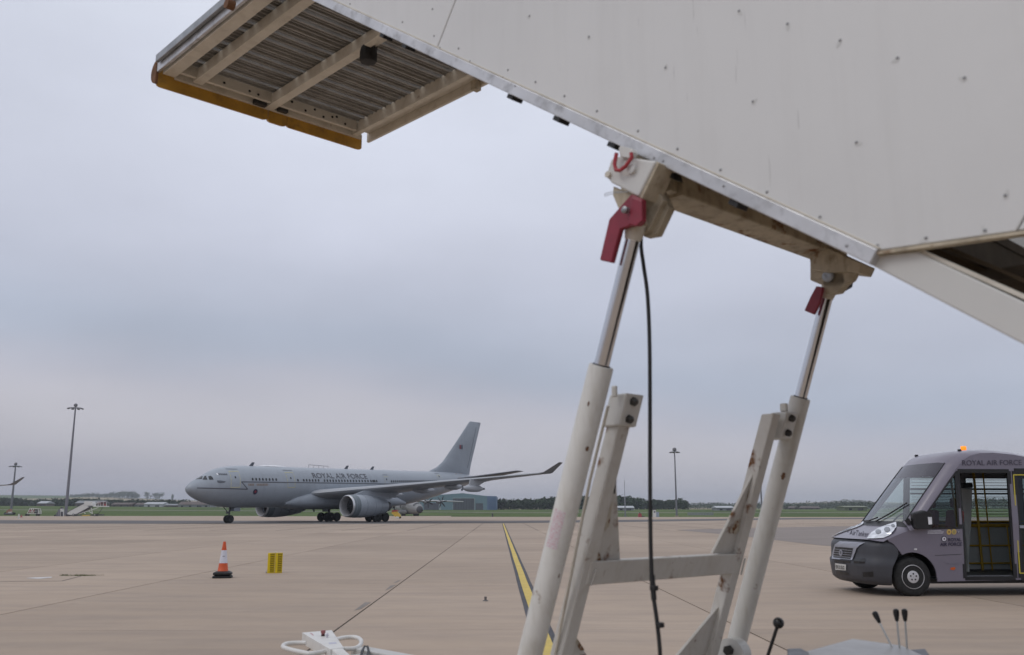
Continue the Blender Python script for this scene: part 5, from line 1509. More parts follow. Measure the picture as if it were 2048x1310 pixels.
# ---- wheels and underside
RIM = mat('steel_wheel_silver', (.58, .58, .60), .4, .3, var=.1)
for x, y in ((XW, -.90), (XW, .90), (XR, -.90), (XR, .90)):
    sg = -1 if y < 0 else 1
    w = MB().lathe([(.20, -.10), (.29, -.112), (.325, -.095), (.35, -.06), (.35, .06), (.325, .095), (.29, .112), (.20, .10)], (x, y, .341), (0, 1, 0), 32).build('wheel', TYRE, van, smooth=40)
    rm = MB().lathe([(.215, .10), (.205, .108), (.195, .085), (.175, .06), (.13, .075), (.105, .105), (.06, .112), (.004, .112)], (x, y, .341), (0, sg, 0), 28, caps=False).build('rim', RIM, w, smooth=40)
    for k in range(10):
        a = 2 * pi * k / 10
        MB().lathe([(.018, 0), (.018, .006)], (x + .165 * cos(a), y + sg * .066, .341 + .165 * sin(a)), (0, sg, 0), 8).build('rim_hole', VBLK, rm)
    for k in range(5):
        a = 2 * pi * k / 5 + .3
        MB().lathe([(.015, 0), (.015, .008)], (x + .055 * cos(a), y + sg * .111, .341 + .055 * sin(a)), (0, sg, 0), 8).build('wheel_nut', VBLK, rm)
for x in (XW, XR):
    for sg in (-1, 1):
        q = MB(); q.loft([[(x + .45 * cos(a), y, .34 + .45 * sin(a)) for a in [pi * k / 14 for k in range(15)]] for y in (sg * .62, sg * .99)], caps=False, closed=False)
        q.prism([(x + .45 * cos(a), sg * .62, .34 + .45 * sin(a)) for a in [pi * k / 14 for k in range(15)]], (0, sg * .01, 0))
        q.build('wheel_well', VBLK, van)
    MB().tube([(x, -.85, .33), (x, .85, .33)], .05, 8).build('axle', VBLK, van)
MB().box((3.2, 0, .25), (5.8, 1.7, .08)).build('underbody', VBLK, van)
MB().box((.8, 0, .62), (.9, 1.1, .7)).build('engine_block', VBLK, van)
# the same lamp on the far side
for src, nm in ((hl, 'headlamp'),):
    o = inst(src, nm, van, (0, 0, 0), (0, 0, 0), (1, -1, 1))
    for ch in src.children: inst(ch, ch.name.split('.')[0], o)
# ================================================================== things standing on the apron
ORNG = mat('cone_orange', (.55, .075, .012), .5, var=.08, scale=10, dirt=.2)
SLEEVE = mat('reflective_sleeve', (.62, .62, .68), .35, var=.06, scale=14, dirt=.25)
def px_scale(y): return (y - HZ) / EYE                     # pixels per metre for a thing touching the ground at row y
cp_ = on_z(445, 1155.5); s_ = px_scale(1155.5)
cone = empty('traffic_cone', (cp_.x, cp_.y, 0), .2, 'orange traffic cone with white sleeve and doubled black rubber base', 'cone')
zb0 = .155
for k, (z0, w_) in enumerate(((0, .225), (.075, .215))):
    q = MB(); ring = lambda r_, z: [(r_ * cos(a) / max(abs(cos(a)), abs(sin(a))) ** .75, r_ * sin(a) / max(abs(cos(a)), abs(sin(a))) ** .75, z) for a in [2 * pi * i / 32 for i in range(32)]]
    q.loft([ring(w_ * .97, z0), ring(w_, z0 + .015), ring(w_ * .99, z0 + .04), ring(w_ * .8, z0 + .062), ring(.13, z0 + .078)]); q.build('rubber_base', BLACK, cone, smooth=35)
MB().lathe([(.128, .15), (.118, .16), (.094, .33)], (0, 0, 0), (0, 0, 1), 28, caps=False).build('cone_body', ORNG, cone, smooth=50)
MB().lathe([(.0945, .33), (.058, .62)], (0, 0, 0), (0, 0, 1), 28, caps=False).build('white_sleeve', SLEEVE, cone, smooth=50)
MB().lathe([(.0575, .62), (.031, .80), (.026, .815), (.012, .816)], (0, 0, 0), (0, 0, 1), 24, caps=False).build('cone_top', ORNG, cone, smooth=50)
dv = (EYEP - cp_).normalized(); am = math.atan2(dv.y, dv.x) - .2
q = MB()
for k in range(5):
    a = am - .28 + .13 * k; z = .475
    r0 = lerp(.0945, .058, (z - .33) / .29) + .0012
    q.loft([[(r0 * cos(a + d), r0 * sin(a + d), z + dz + .008 * (k % 2)) for d in (0, .085)] for dz in (0, .016)], caps=False, closed=False)
q.build('sleeve_marking', VNAVY, cone, recalc=False)['kind'] = 'stuff'
# yellow slotted plastic crate
YC = mat('bright_yellow_plastic', (.66, .48, .006), .42, var=.08, scale=6, dirt=.12)
yp = on_z(549, 1145.8)
yc = empty('slotted_crate', (yp.x, yp.y, 0), .28, 'bright yellow plastic crate with rows of slots, standing on end', 'crate')
H_, W_ = .485, .175
for k in (0, 1):
    x0 = -.178 + k * .182
    col = MB().box((x0 + .03, -.075, H_ / 2), (.06, .012, H_)).build('corner_strip', YC, yc, bevel=.003)
    MB().box((x0 + .006, 0, H_ / 2), (.012, .14, H_)).build('side_wall', YC, yc)
    MB().box((x0 + W_ - .008, -.01, H_ / 2), (.012, .13, H_)).build('side_wall', YC, yc)
    MB().box((x0 + W_ / 2, .072, H_ / 2), (W_, .008, H_)).build('back_wall', YC, yc)
    MB().box((x0 + W_ / 2, -.005, H_ / 2), (W_ - .03, .10, H_ - .03)).build('slot_shade', mat('crate_slot_shade', (.045, .032, .004), .7), yc)  # dark box added behind the slats as the shadow inside the crate
    MB().box((x0 + W_ / 2, 0, .006), (W_, .15, .012)).build('end_wall', YC, yc)
    MB().box((x0 + W_ / 2, 0, H_ - .006), (W_, .15, .012)).build('end_wall', YC, yc, bevel=.003)
    sl0 = None
    for i in range(10):
        z = .03 + i * .044
        if sl0 is None:
            sl0 = MB().box((0, 0, 0), (.105, .012, .020)).build('slat', YC, yc); sl0.location = (x0 + .115, -.072, z)
        else: inst(sl0, 'slat', yc, (x0 + .115, -.072, z))
    for i in range(3):
        MB().box((x0 + .085 + i * .03, -.073, H_ - .026), (.010, .012, .042)).build('slot_divider', YC, yc)
MB().tube([(-.03, 0, H_), (-.02, 0, H_ + .03), (.02, 0, H_ + .025), (.04, 0, H_)], .008, 6).build('rope_handle', mat('white_rope', (.62, .6, .56), .8), yc, smooth=60)
cw_ = MB().lathe([(.028, -.012), (.032, 0), (.028, .012)], (-.205, -.03, .032), (1, .3, 0), 12).build('castor', mat('castor_grey', (.45, .44, .42), .5), yc, smooth=40)
# small ground anchor
ga = on_z(971, 1202)
o = MB().lathe([(.05, 0), (.045, .012), (.022, .016), (.020, .055), (.026, .06), (.022, .072), (.004, .075)], (0, 0, 0), (0, 0, 1), 14).build('ground_anchor', mat('anchor_steel', (.16, .15, .145), .6, .4, var=.2), smooth=40)
o.location = (ga.x, ga.y, 0)
tag(o, 'small grey steel anchor stud fixed in the concrete beside the yellow line', 'anchor')
# weeds in a joint
WEED = mat('weed_green', (.075, .10, .028), .8, var=.3, scale=20)
def weed(px, py, w_, n_, label):
    P = on_z(px, py); q = MB(); r = random.Random(px)
    for k in range(n_):
        x, y = r.gauss(0, w_ * .35), r.gauss(0, .05); h = r.uniform(.015, .055); a = r.uniform(0, pi); L_ = r.uniform(.02, .05)
        q.add([(x, y, 0), (x + L_ * cos(a) * .3, y + L_ * sin(a) * .3, 0), (x + L_ * cos(a) + r.uniform(-.03, .03), y + L_ * sin(a), h)], [(0, 1, 2)])
    o = q.build('weed', WEED, recalc=False); o.location = (P.x, P.y, 0); o['kind'] = 'stuff'
    return tag(o, label, 'weed')
weed(165, 1151.5, .55, 260, 'flat tuft of green weed growing in a slab joint')
weed(130, 1151.3, .18, 60, 'tiny sprig of weed beside the larger tuft in the joint')
CRK = mat('open_joint', (.06, .055, .05), .9)
MB().poly(gpoly(((122, 1161.8), (160, 1152.3), (162, 1152.5), (124, 1162.4)), .002)).build('open_joint', CRK, ap)
MB().poly(gpoly(((0, 1162.6), (122, 1161.6), (122, 1162.1), (0, 1163.1)), .002)).build('open_joint', CRK, ap)
# ---- floodlight masts
MASTG = mat('mast_grey', (.20, .20, .225), .5, .4, var=.08)
LAMPB = mat('floodlight_housing', (.16, .16, .17), .5, .3)
def mast(px, pybase, pxt, pyt, Y, r0, r1, head, label):
    bpt = on_y(px, pybase, Y); top = on_y(pxt, pyt, Y); g0 = height(bpt.x, Y) if Y > 320 else 0
    H = top.z - g0
    e = empty('floodlight_mast', (bpt.x, Y, g0), 0, label, 'mast', 'floodlight masts')
    MB().tube([(0, 0, 0), (0, 0, H * .5), (0, 0, H)], [r0, (r0 + r1) * .52, r1], 12).build('mast_pole', MASTG, e, smooth=50)
    MB().box((0, 0, .15), (r0 * 3.4, r0 * 3.4, .3)).build('foundation', CONC2, e)
    hr_ = head
    MB().torus((0, 0, H - .25 * hr_), hr_, .09, (0, 0, 1), 20, 5).build('head_ring', MASTG, e)
    for k in range(4):
        a = pi / 4 + k * pi / 2; MB().tube([(0, 0, H - .1 * hr_), (hr_ * cos(a), hr_ * sin(a), H - .25 * hr_)], .07, 5).build('head_arm', MASTG, e)
    for k in range(8):
        a = k * pi / 4
        MB().box((hr_ * 1.12 * cos(a), hr_ * 1.12 * sin(a), H - .33 * hr_), (.75, .75, .22), Matrix.Rotation(a, 3, 'Z') @ Matrix.Rotation(.3, 3, 'Y')).build('floodlight', LAMPB, e)
    MB().lathe([(.5, 0), (.62, .25), (.55, .8), (.25, 1.0), (.02, 1.05)], (0, 0, H), (0, 0, 1), 12).build('head_cap', LAMPB, e, smooth=50)
    return e
mast(131, 1032.2, 146.5, 813, 308, .52, .22, 2.0, 'tallest grey floodlight mast with a ring of lamps, beside the white stairs unit')
mast(21, 1030.5, 27, 930, 380, .5, .24, 1.9, 'grey floodlight mast standing by the winglet of the parked jet')
mast(1353.5, 1033, 1353.5, 902, 283, .30, .16, 1.1, 'slim grey floodlight mast standing on the verge in front of the dark trees')
mast(1524.5, 1032, 1521, 905, 300, .28, .15, 1.1, 'slim floodlight mast mostly hidden by the far ram of the stairs')
def pole(px, py0, py1, Y, r_, label):
    b_ = on_y(px, py0, Y); g0 = height(b_.x, Y) if Y > 320 else 0
    t_ = on_y(px, py1, Y)
    o = MB().tube([(0, 0, 0), (0, 0, (t_.z - g0) * .55), (0, 0, (t_.z - g0) * .56), (0, 0, t_.z - g0)], [r_, r_ * .9, r_ * .45, r_ * .3], 8)
    o.box((0, 0, .1), (r_ * 5, r_ * 5, .2))
    o = o.build('radio_mast', MASTG, smooth=40); o.location = (b_.x, Y, g0)
    return tag(o, label, 'mast')
pole(1250.5, 1032.5, 961, 290, .2, 'thin radio mast tapering to a needle on the grass verge')
# ---- white stairs unit in the distance
SW = mat('far_white_paint', (.62, .62, .60), .5, var=.05); SD = mat('far_dark_grey', (.06, .06, .065), .6); SR = mat('far_red', (.30, .05, .06), .6); SY = mat('far_yellow', (.55, .38, .06), .6)
Yd = 305.0
z8 = lambda x, y: (x / 8.533, 980 + y / 8.533)
def ground_root(px, py, name, label, cat, Y, group=None):
    P = on_y(px, py, Y); g0 = height(P.x, Y) if Y > 320 else 0
    return empty(name, (P.x, Y, g0), 0, label, cat, group)
def yp_(e, pix, dy, th, name, mt, par=None, f=z8):
    P = []
    for x, y in pix:
        a, b_ = f(x, y); w = on_y(a, b_, e.location.y); P.append(Vector((w.x - e.location.x, dy, max(.0, w.z - e.location.z))))
    return MB().prism(P, (0, th, 0)).build(name, mt, par or e)
def ybar(e, a, b_, dy, w_, name, mt, f=z8):
    P = [on_y(*f(*q), e.location.y) - e.location for q in (a, b_)]
    for p in P: p.y = dy; p.z = max(.05, p.z)
    return MB().bar(P[0], P[1], w_, w_, (0, 1, 0)).build(name, mt, e)
e = ground_root(177, 1033, 'mobile_stairs', 'small white mobile stairs unit parked far off beside the tallest mast', 'stairs', Yd)
yp_(e, ((1170, 410), (1190, 375), (1450, 240), (1545, 290), (1330, 405), (1250, 425)), -1.1, .08, 'stair_side', SW)
yp_(e, ((1170, 410), (1190, 375), (1450, 240), (1545, 290), (1330, 405), (1250, 425)), 1.1, .08, 'stair_side', SW)
yp_(e, ((1460, 205), (1475, 192), (1600, 198), (1612, 270), (1465, 262)), -1.2, 2.4, 'platform_cabin', SW)
yp_(e, ((1345, 400), (1560, 285), (1575, 292), (1365, 408)), -1.05, 2.1, 'under_beam', SD)
yp_(e, ((1610, 270), (1840, 272), (1840, 288), (1612, 286)), -1.1, 2.2, 'platform_deck', SW)
for x in (1700, 1735, 1790, 1840): ybar(e, (x, 280), (x, 205), -1.05, .12, 'rail_post', SW)
for y in (207, 238): ybar(e, (1690, y), (1842, y), -1.05, .12, 'guard_rail', SR)
yp_(e, ((1735, 212), (1835, 212), (1835, 236), (1735, 236)), -1.0, .04, 'rail_panel', SD)
yp_(e, ((1790, 242), (1838, 242), (1838, 268), (1790, 268)), -1.0, .04, 'rail_panel', SR)
for a, b_ in (((1600, 260), (1700, 215)), ((1360, 410), (1700, 300)), ((1520, 350), (1600, 405)), ((1575, 300), (1600, 400)), ((1440, 370), (1480, 405))): ybar(e, a, b_, -.9, .18, 'brace', SW)
ybar(e, (1780, 292), (1700, 410), -.9, .14, 'prop', SD)
ybar(e, (1185, 372), (1452, 230), -1.15, .10, 'hand_rail', SD)
yp_(e, ((1180, 425), (1760, 415), (1760, 435), (1180, 442)), -.9, 1.8, 'chassis', SD)
yp_(e, ((1420, 428), (1560, 422), (1560, 440), (1420, 444)), -.95, .05, 'chassis_side', SY)
for x in (1278, 1640):
    for dy in (-1.0, .85):
        P = on_y(*z8(x, 437), Yd) - e.location
        w = MB().lathe([(.2, -.14), (.40, -.16), (.44, 0), (.40, .16), (.2, .14)], (P.x, dy, .44), (0, 1, 0), 16).build('wheel', TYRE, e, smooth=40)
        MB().lathe([(.02, -.15), (.2, -.14), (.2, .14), (.02, .15)], (P.x, dy, .44), (0, 1, 0), 10).build('wheel_rim', SW, w)
# equipment cabinets at the mast foot
e = ground_root(123, 1033, 'equipment_cabinets', 'grey ground equipment cabinets standing at the foot of the tallest mast', 'cabinet', Yd + .6)
yp_(e, ((1000, 450), (1000, 335), (1040, 330), (1040, 450)), -.6, 1.2, 'cabinet', MASTG)
yp_(e, ((1042, 450), (1042, 320), (1075, 318), (1080, 450)), -.5, 1.1, 'cabinet', SW)
yp_(e, ((1030, 330), (1045, 290), (1060, 292), (1078, 328)), -.4, .8, 'cabinet_hood', SD)
yp_(e, ((1055, 450), (1055, 370), (1090, 370), (1090, 450)), -.7, .1, 'cabinet_door', SD)
yp_(e, ((935, 450), (935, 420), (958, 420), (958, 450)), -.5, .8, 'low_box', SD)
yp_(e, ((968, 450), (970, 380), (982, 380), (984, 450)), -.3, .5, 'post', MASTG)
yp_(e, ((1135, 450), (1150, 400), (1190, 430), (1190, 450)), -.6, .9, 'low_box', SD)
# white framed trolley
e = ground_root(67, 1031.5, 'baggage_trolley', 'white tubular framed trolley on two black wheels loaded with red items', 'trolley', 320)
for a, b_ in (((470, 420), (530, 310)), ((530, 310), (670, 318)), ((670, 318), (672, 410)), ((480, 405), (670, 405)), ((500, 365), (640, 360)), ((545, 310), (590, 400)), ((600, 318), (540, 400)), ((686, 350), (686, 410))): 
    ybar(e, a, b_, -.7, .15, 'frame_tube', SW); ybar(e, a, b_, .7, .15, 'frame_tube', SW)
yp_(e, ((500, 345), (610, 330), (610, 375), (500, 385)), -.5, 1.0, 'red_load', SR)
yp_(e, ((600, 330), (660, 330), (655, 400), (600, 395)), -.5, 1.0, 'dark_load', SD)
for x in (470, 648):
    for dy in (-.8, .65):
        P = on_y(*z8(x, 425), 320) - e.location
        MB().lathe([(.15, -.13), (.36, -.15), (.40, 0), (.36, .15), (.15, .13)], (P.x, dy, .40), (0, 1, 0), 14).build('wheel', TYRE, e, smooth=40)
# cart with orange load at the far left
e = ground_root(19.5, 1029.5, 'equipment_cart', 'low grey equipment cart with an orange load at the foot of a mast', 'cart', 352)
yp_(e, ((85, 415), (85, 395), (240, 390), (240, 410)), -1, 2, 'cart_bed', MASTG)
yp_(e, ((120, 392), (130, 345), (190, 325), (200, 390)), -.7, 1.4, 'orange_load', mat('faded_orange', (.32, .16, .10), .6))
yp_(e, ((150, 392), (160, 372), (225, 370), (225, 392)), -.9, .3, 'grey_box', SW)
for x in (105, 160, 225):
    P = on_y(*z8(x, 410), 352) - e.location
    MB().lathe([(.1, -.9), (.42, -.9), (.45, 0), (.42, .9), (.1, .9)], (P.x, 0, .45), (0, 1, 0), 14).build('wheel_pair', TYRE, e, smooth=40)
# marker post and small red cone
P = on_z(37, 1037.6); o = MB().box((0, 0, .5), (.28, .1, 1.0)).box((0, 0, .04), (.5, .3, .08)).build('marker_post', SW); o.location = P; tag(o, 'short white marker post standing on the far apron', 'post')
P = on_z(42.5, 1034.6); o = MB().lathe([(.4, 0), (.4, .06), (.24, .07), (.05, .65), (.02, .66)], (0, 0, 0), (0, 0, 1), 14).build('marker_cone', SR, smooth=40); o.location = P; tag(o, 'small dark red cone next to the white marker post', 'cone')
# ---- things on the right hand verge
z9 = lambda x, y: (1200 + x / 3.938, 860 + y / 3.938)
def thing9(px, py, Y, name, label, cat): return ground_root(px, py, name, label, cat, Y)
e = thing9(1280, 1034, 262, 'red_pump_unit', 'small red pump unit standing at the edge of the grass', 'pump')
yp_(e, ((300, 686), (302, 660), (312, 655), (325, 660), (328, 686)), -.5, 1.0, 'pump_body', SR, f=z9); yp_(e, ((308, 658), (310, 648), (316, 648), (318, 658)), -.2, .4, 'pump_cap', SD, f=z9); yp_(e, ((328, 684), (328, 676), (352, 679), (352, 684)), -.3, .6, 'pump_hose_tray', SD, f=z9)
e = thing9(1308, 1034, 264, 'signal_booth', 'white booth beside a pale blue cabinet at the edge of the grass', 'booth')
yp_(e, ((415, 686), (417, 628), (438, 626), (440, 686)), -.6, 1.2, 'white_booth', SW, f=z9); yp_(e, ((440, 686), (440, 645), (462, 645), (464, 686)), -.6, 1.2, 'blue_cabinet', mat('pale_blue_steel', (.26, .31, .38), .5), f=z9); yp_(e, ((413, 630), (412, 622), (442, 620), (442, 628)), -.7, 1.4, 'booth_roof', SD, f=z9)
yp_(e, ((420, 650), (420, 640), (434, 640), (434, 650)), -.63, .03, 'booth_window', SD, f=z9)
e = thing9(1400, 1031.5, 300, 'palisade_screen', 'pale grey slatted blast screen on the grass', 'screen')
for k in range(17):
    x = 690 + k * 12.2; yp_(e, ((x, 672), (x, 648), (x + 9, 648), (x + 9, 672)), 0, .15, 'screen_slat', mat('pale_grey_screen', (.25, .27, .27), .6), f=z9)
ybar(e, (690, 655), (892, 655), .2, .2, 'screen_rail', MASTG, f=z9); ybar(e, (690, 668), (892, 668), .2, .2, 'screen_rail', MASTG, f=z9)
e = thing9(995, 1034, 275, 'marker_post', 'dark marker post alone on the grass in front of the hangar', 'post')
P = on_z(985, 1033.5); 
MB().lathe([(.22, 0), (.25, .3), (.16, .5), (.2, .9), (.05, 1.0)], (P.x - e.location.x, 0, 0), (0, 0, 1), 10).build('post_body', SD, e)
# yellow ground unit behind the main gear
e = ground_root(798, 1036, 'yellow_tow_unit', 'yellow and red ground unit half hidden behind the main wheels of the tanker', 'ground unit', 205)
z6 = lambda x, y: (780 + x / 8.533, 970 + y / 8.533)
yp_(e, ((30, 480), (40, 430), (110, 440), (170, 500), (185, 545), (100, 545)), -.6, 1.2, 'yellow_body', SY, f=z6); yp_(e, ((35, 460), (42, 430), (120, 425), (150, 440), (110, 452)), -.7, 1.4, 'red_hood', SR, f=z6)
yp_(e, ((105, 560), (110, 535), (160, 540), (165, 575), (120, 575)), -.7, .3, 'white_panel', SW, f=z6)
for x in (125, 165):
    P = on_y(*z6(x, 570), 205) - e.location; MB().lathe([(.05, -.5), (.28, -.5), (.28, .5), (.05, .5)], (P.x, 0, .28), (0, 1, 0), 12).build('wheel_pair', TYRE, e)
# ================================================================== four engined turboprop beyond the tanker
TD = Vector((.45, -.893, 0)).normalized()
Yt = 318
np_ = on_y(841, 1016, Yt)
tp = empty('turboprop_transport', (np_.x, Yt, 0), math.atan2(-TD.y, -TD.x), 'light grey four-propeller transport aircraft parked beyond the tanker tail', 'aircraft')
TG_ = mat('transport_grey', (.24, .245, .25), .5, var=.08, scale=.5); TDK = mat('transport_dark', (.035, .036, .045), .5)
rows = []
for x, r_, zc in ((0, .35, 1.95), (.5, 1.0, 2.05), (1.5, 1.55, 2.35), (3.5, 2.0, 2.65), (6, 2.15, 2.75), (16, 2.15, 2.75), (21, 1.8, 3.2), (26, 1.1, 4.1), (29, .4, 4.8)):
    rows.append([(x, r_ * cos(a), zc + r_ * sin(a)) for a in [2 * pi * k / 20 for k in range(20)]])
MB().loft(rows).build('fuselage', TG_, tp, smooth=50)
MB().loft([[(x, r_ * cos(a), zc + r_ * sin(a)) for a in [2 * pi * k / 16 for k in range(16)]] for x, r_, zc in ((-.35, .1, 1.95), (-.1, .7, 1.98), (.35, 1.08, 2.05), (.7, 1.22, 2.12))]).build('nose_radome', TDK, tp, smooth=50)
q = MB(); 
for k in range(6):
    a = radians(30 + k * 20); b_ = radians(30 + k * 20 + 15)
    q = MB(); q.poly([(2.0, 1.8 * cos(a), 2.42 + 1.8 * sin(a)), (2.0, 1.8 * cos(b_), 2.42 + 1.8 * sin(b_)), (2.9, 1.98 * cos(b_), 2.56 + 1.98 * sin(b_)), (2.9, 1.98 * cos(a), 2.56 + 1.98 * sin(a))]); q.build('cockpit_window', TDK, tp)
for s_ in (-1, 1):
    MB().loft([[(le + fx * ch, s_ * y, z + fz * ch) for fx, fz in foil(8, t_)] for y, le, ch, z, t_ in ((0, 8.6, 5.0, 5.0, .16), (9, 8.9, 4.2, 5.15, .15), (20.2, 9.8, 2.4, 4.95, .12))]).build('wing', mat('transport_wing', (.42, .43, .44), .5), tp, smooth=40)
    for y in (5.1, 10.1):
        c = Vector((6.3, s_ * y, 4.75))
        en = MB().lathe([(.3, 0), (.5, .3), (.6, 1.2), (.55, 3.2), (.2, 4.6)], c, (1, 0, 0), 14).build('engine', TG_, tp, smooth=50)
        MB().lathe([(.02, -.7), (.25, -.3), (.32, 0)], c, (1, 0, 0), 12).build('spinner', TDK, en, smooth=50)
        for k in range(6):
            a = 2 * pi * k / 6 + .5 * y
            d = Vector((0, cos(a), sin(a))); tt = Vector((.25, -sin(a), cos(a)))
            MB().loft([[c + Vector((-.25, 0, 0)) + d * r_ - tt * w_, c + Vector((-.2, 0, 0)) + d * r_ + tt * w_] for r_, w_ in ((.2, .12), (1.1, .22), (2.05, .12))], caps=False, closed=False).build('propeller_blade', TDK, en, recalc=False)
    MB().loft([[(x, s_ * 2.2 + r_ * .7 * cos(a), 1.35 + r_ * sin(a)) for a in [2 * pi * k / 12 for k in range(12)]] for x, r_ in ((7.2, .15), (8.4, .75), (13.5, .8), (15.6, .15))]).build('wheel_sponson', TG_, tp, smooth=50)
    for x in (9.6, 11.4): MB().lathe([(.2, -.2), (.6, -.22), (.65, 0), (.6, .22), (.2, .2)], (x, s_ * 2.15, .64), (0, 1, 0), 16).build('main_wheel', TYREA, tp, smooth=40)
    MB().loft([[(le + fx * ch, s_ * y, 5.6 + fz * ch) for fx, fz in foil(8, .1)] for y, le, ch in ((0, 25.2, 3.8), (8, 26.5, 2.0))]).build('tailplane', TG_, tp, smooth=40)
    MB().lathe([(.1, -.12), (.42, -.14), (.42, .14), (.1, .12)], (2.9, s_ * .3, .42), (0, 1, 0), 14).build('nose_wheel', TYREA, tp)
MB().bar((2.9, 0, .42), (2.9, 0, 1.3), .2, .2).build('nose_leg', TDK, tp)
MB().loft([[(le + fx * ch, fz * ch, z) for fx, fz in foil(8, .1)] for z, le, ch in ((4.8, 22, 6.6), (7.0, 24.2, 4.6), (11.6, 26.4, 2.8))]).build('tail_fin', TG_, tp, smooth=40)
# concrete stand under it
tag(MB().poly([(q_.x, q_.y, -.012) for q_ in [on_z(x, y) for x, y in ((650, 1034), (900, 1034.2), (905, 1030.4), (650, 1030.0))]]).build('aircraft_stand', CONC2), 'concrete stand under the parked turboprop', 'stand', kind='structure')
# ================================================================== hangar
Yh = 600.0
z6 = lambda x, y: (780 + x / 8.533, 970 + y / 8.533)
HT = mat('teal_cladding', (.15, .235, .275), .6, var=.06, scale=.1); HB = mat('blue_cladding', (.125, .19, .31), .6, var=.06, scale=.1)
HD = mat('hangar_door_grey', (.085, .095, .115), .6, var=.08, scale=.2); HW = mat('pale_trim', (.30, .36, .38), .6)
def hp(x, y, d=0.0): return on_y(*z6(x, y), Yh + d)
zb_ = hp(1200, 462).z
hg = empty('hangar', (hp(1200, 462).x, Yh, zb_), 0, 'large teal and blue clad hangar with grey sliding doors', 'hangar')
def hl_(P): return P - hg.location
fr_ = [(330, 470), (330, 195), (940, 160), (1240, 140), (1660, 188), (1660, 470)]
MB().prism([hl_(hp(x, y)) + Vector((0, 0, -.6 if y == 470 else 0)) for x, y in fr_], (0, 70, 0)).build('hall', HT, hg)
MB().prism([hl_(hp(x, y, -.3)) + Vector((0, 0, -.6 if y == 470 else 0)) for x, y in ((1658, 470), (1658, 187), (1816, 190), (1816, 470))], (0, 60, 0)).build('annexe', HB, hg)
def hpanel(x0, y0, x1, y1, name, mt, d=-.25): return MB().prism([hl_(hp(x, y, d)) for x, y in ((x0, y1), (x0, y0), (x1, y0), (x1, y1))], (0, .2, 0)).build(name, mt, hg)
for x in range(1675, 1816, 14): hpanel(x, 230, x + 4, 455, 'cladding_rib', HB, -.5)
d1 = hpanel(1075, 225, 1440, 458, 'sliding_door', HD)
for x in range(1120, 1440, 46): hpanel(x, 232, x + 3, 456, 'door_leaf_joint', BLACK, -.35)
hpanel(1068, 218, 1446, 228, 'door_lintel', HW, -.4); hpanel(1440, 228, 1452, 458, 'door_post', HW, -.4); hpanel(1068, 340, 1076, 458, 'door_post', HW, -.4)
hpanel(1465, 312, 1588, 458, 'small_door', HD); hpanel(582, 305, 832, 458, 'sliding_door', HD); hpanel(836, 330, 870, 458, 'personnel_door', HW)
# ================================================================== trees
def leaf_mat(name, c):
    m = mat(name, c, .9, var=.38, scale=.25, spec=.15); return m
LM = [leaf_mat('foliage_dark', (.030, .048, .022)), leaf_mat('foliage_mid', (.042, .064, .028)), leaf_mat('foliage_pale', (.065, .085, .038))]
BARK = mat('bark', (.055, .045, .036), .9)
def crown(q, c, w, h, rnd, n, size):
    cl = [(rnd.uniform(-.33, .33) * w, rnd.uniform(-.33, .33) * w, rnd.uniform(.30, .76) * h, rnd.uniform(.26, .38)) for _ in range(7)] + [(0, 0, .60 * h, .42), (0, 0, .34 * h, .46)]
    for k in range(n):
        a, b_, z, r_ = cl[rnd.randrange(len(cl))]
        u = Vector((rnd.gauss(0, 1), rnd.gauss(0, 1), rnd.gauss(0, 1))).normalized() * (rnd.random() ** .4)
        p = Vector((a + u.x * r_ * w, b_ + u.y * r_ * w, z + u.z * r_ * h * .8))
        if p.z < .04 * h: p.z = .04 * h
        nrm = (u + Vector((rnd.gauss(0, .5), rnd.gauss(0, .5), rnd.gauss(0, .5) + .3))).normalized()
        x = nrm.orthogonal().normalized(); y = nrm.cross(x); s_ = size * rnd.uniform(.6, 1.3)
        rot = rnd.uniform(0, pi); x, y = x * cos(rot) + y * sin(rot), y * cos(rot) - x * sin(rot)
        q.add([c + p + x * s_, c + p + y * s_ * .7, c + p - x * s_, c + p - y * s_ * .7], [(0, 1, 2, 3)])
def belt(px0, px1, top_tab, Y0, Y1, step, mt, label, seed, dens=70, wfac=1.0):
    rnd = random.Random(seed); q = MB(); px = px0
    o0 = on_y((px0 + px1) / 2, 1018, (Y0 + Y1) / 2); org = Vector((o0.x, (Y0 + Y1) / 2, 0))
    while px < px1:
        Y = rnd.uniform(Y0, Y1); yt = interp(top_tab, px) + rnd.uniform(-1.2, 2.8)
        P = on_y(px, 1015, Y); g0 = height(P.x, Y); h = max(2.5, EYE + (HZ - yt) * Y / 1887 - g0)
        w = max(4, h * rnd.uniform(.7, 1.1)) * wfac
        c = Vector((P.x, Y, g0 - .3)) - org
        crown(q, c, w, h, rnd, dens, h * .075 + .25)
        q.tube([c, c + Vector((0, 0, h * .45))], [.25, .12], 4)
        px += step * rnd.uniform(.6, 1.4)
    o = q.build('tree_belt', mt, recalc=False); o.location = org
    return tag(o, label, 'trees', kind='stuff')
belt(985, 1240, [(985, 996), (1020, 997), (1060, 995), (1110, 991), (1240, 990)], 640, 720, 2.6, LM[0], 'dark belt of trees beside the hangar', 1, 130)
belt(1225, 1372, [(1225, 988), (1250, 989), (1290, 998), (1340, 998), (1360, 995), (1372, 1002)], 700, 780, 2.3, LM[0], 'dark wood behind the slim floodlight mast', 2, 130)
belt(1340, 1760, [(1340, 1003), (1450, 1004), (1560, 1003), (1700, 1002), (1760, 1002)], 1250, 1500, 2.4, LM[1], 'long low tree line along the far side of the airfield', 3, 50)
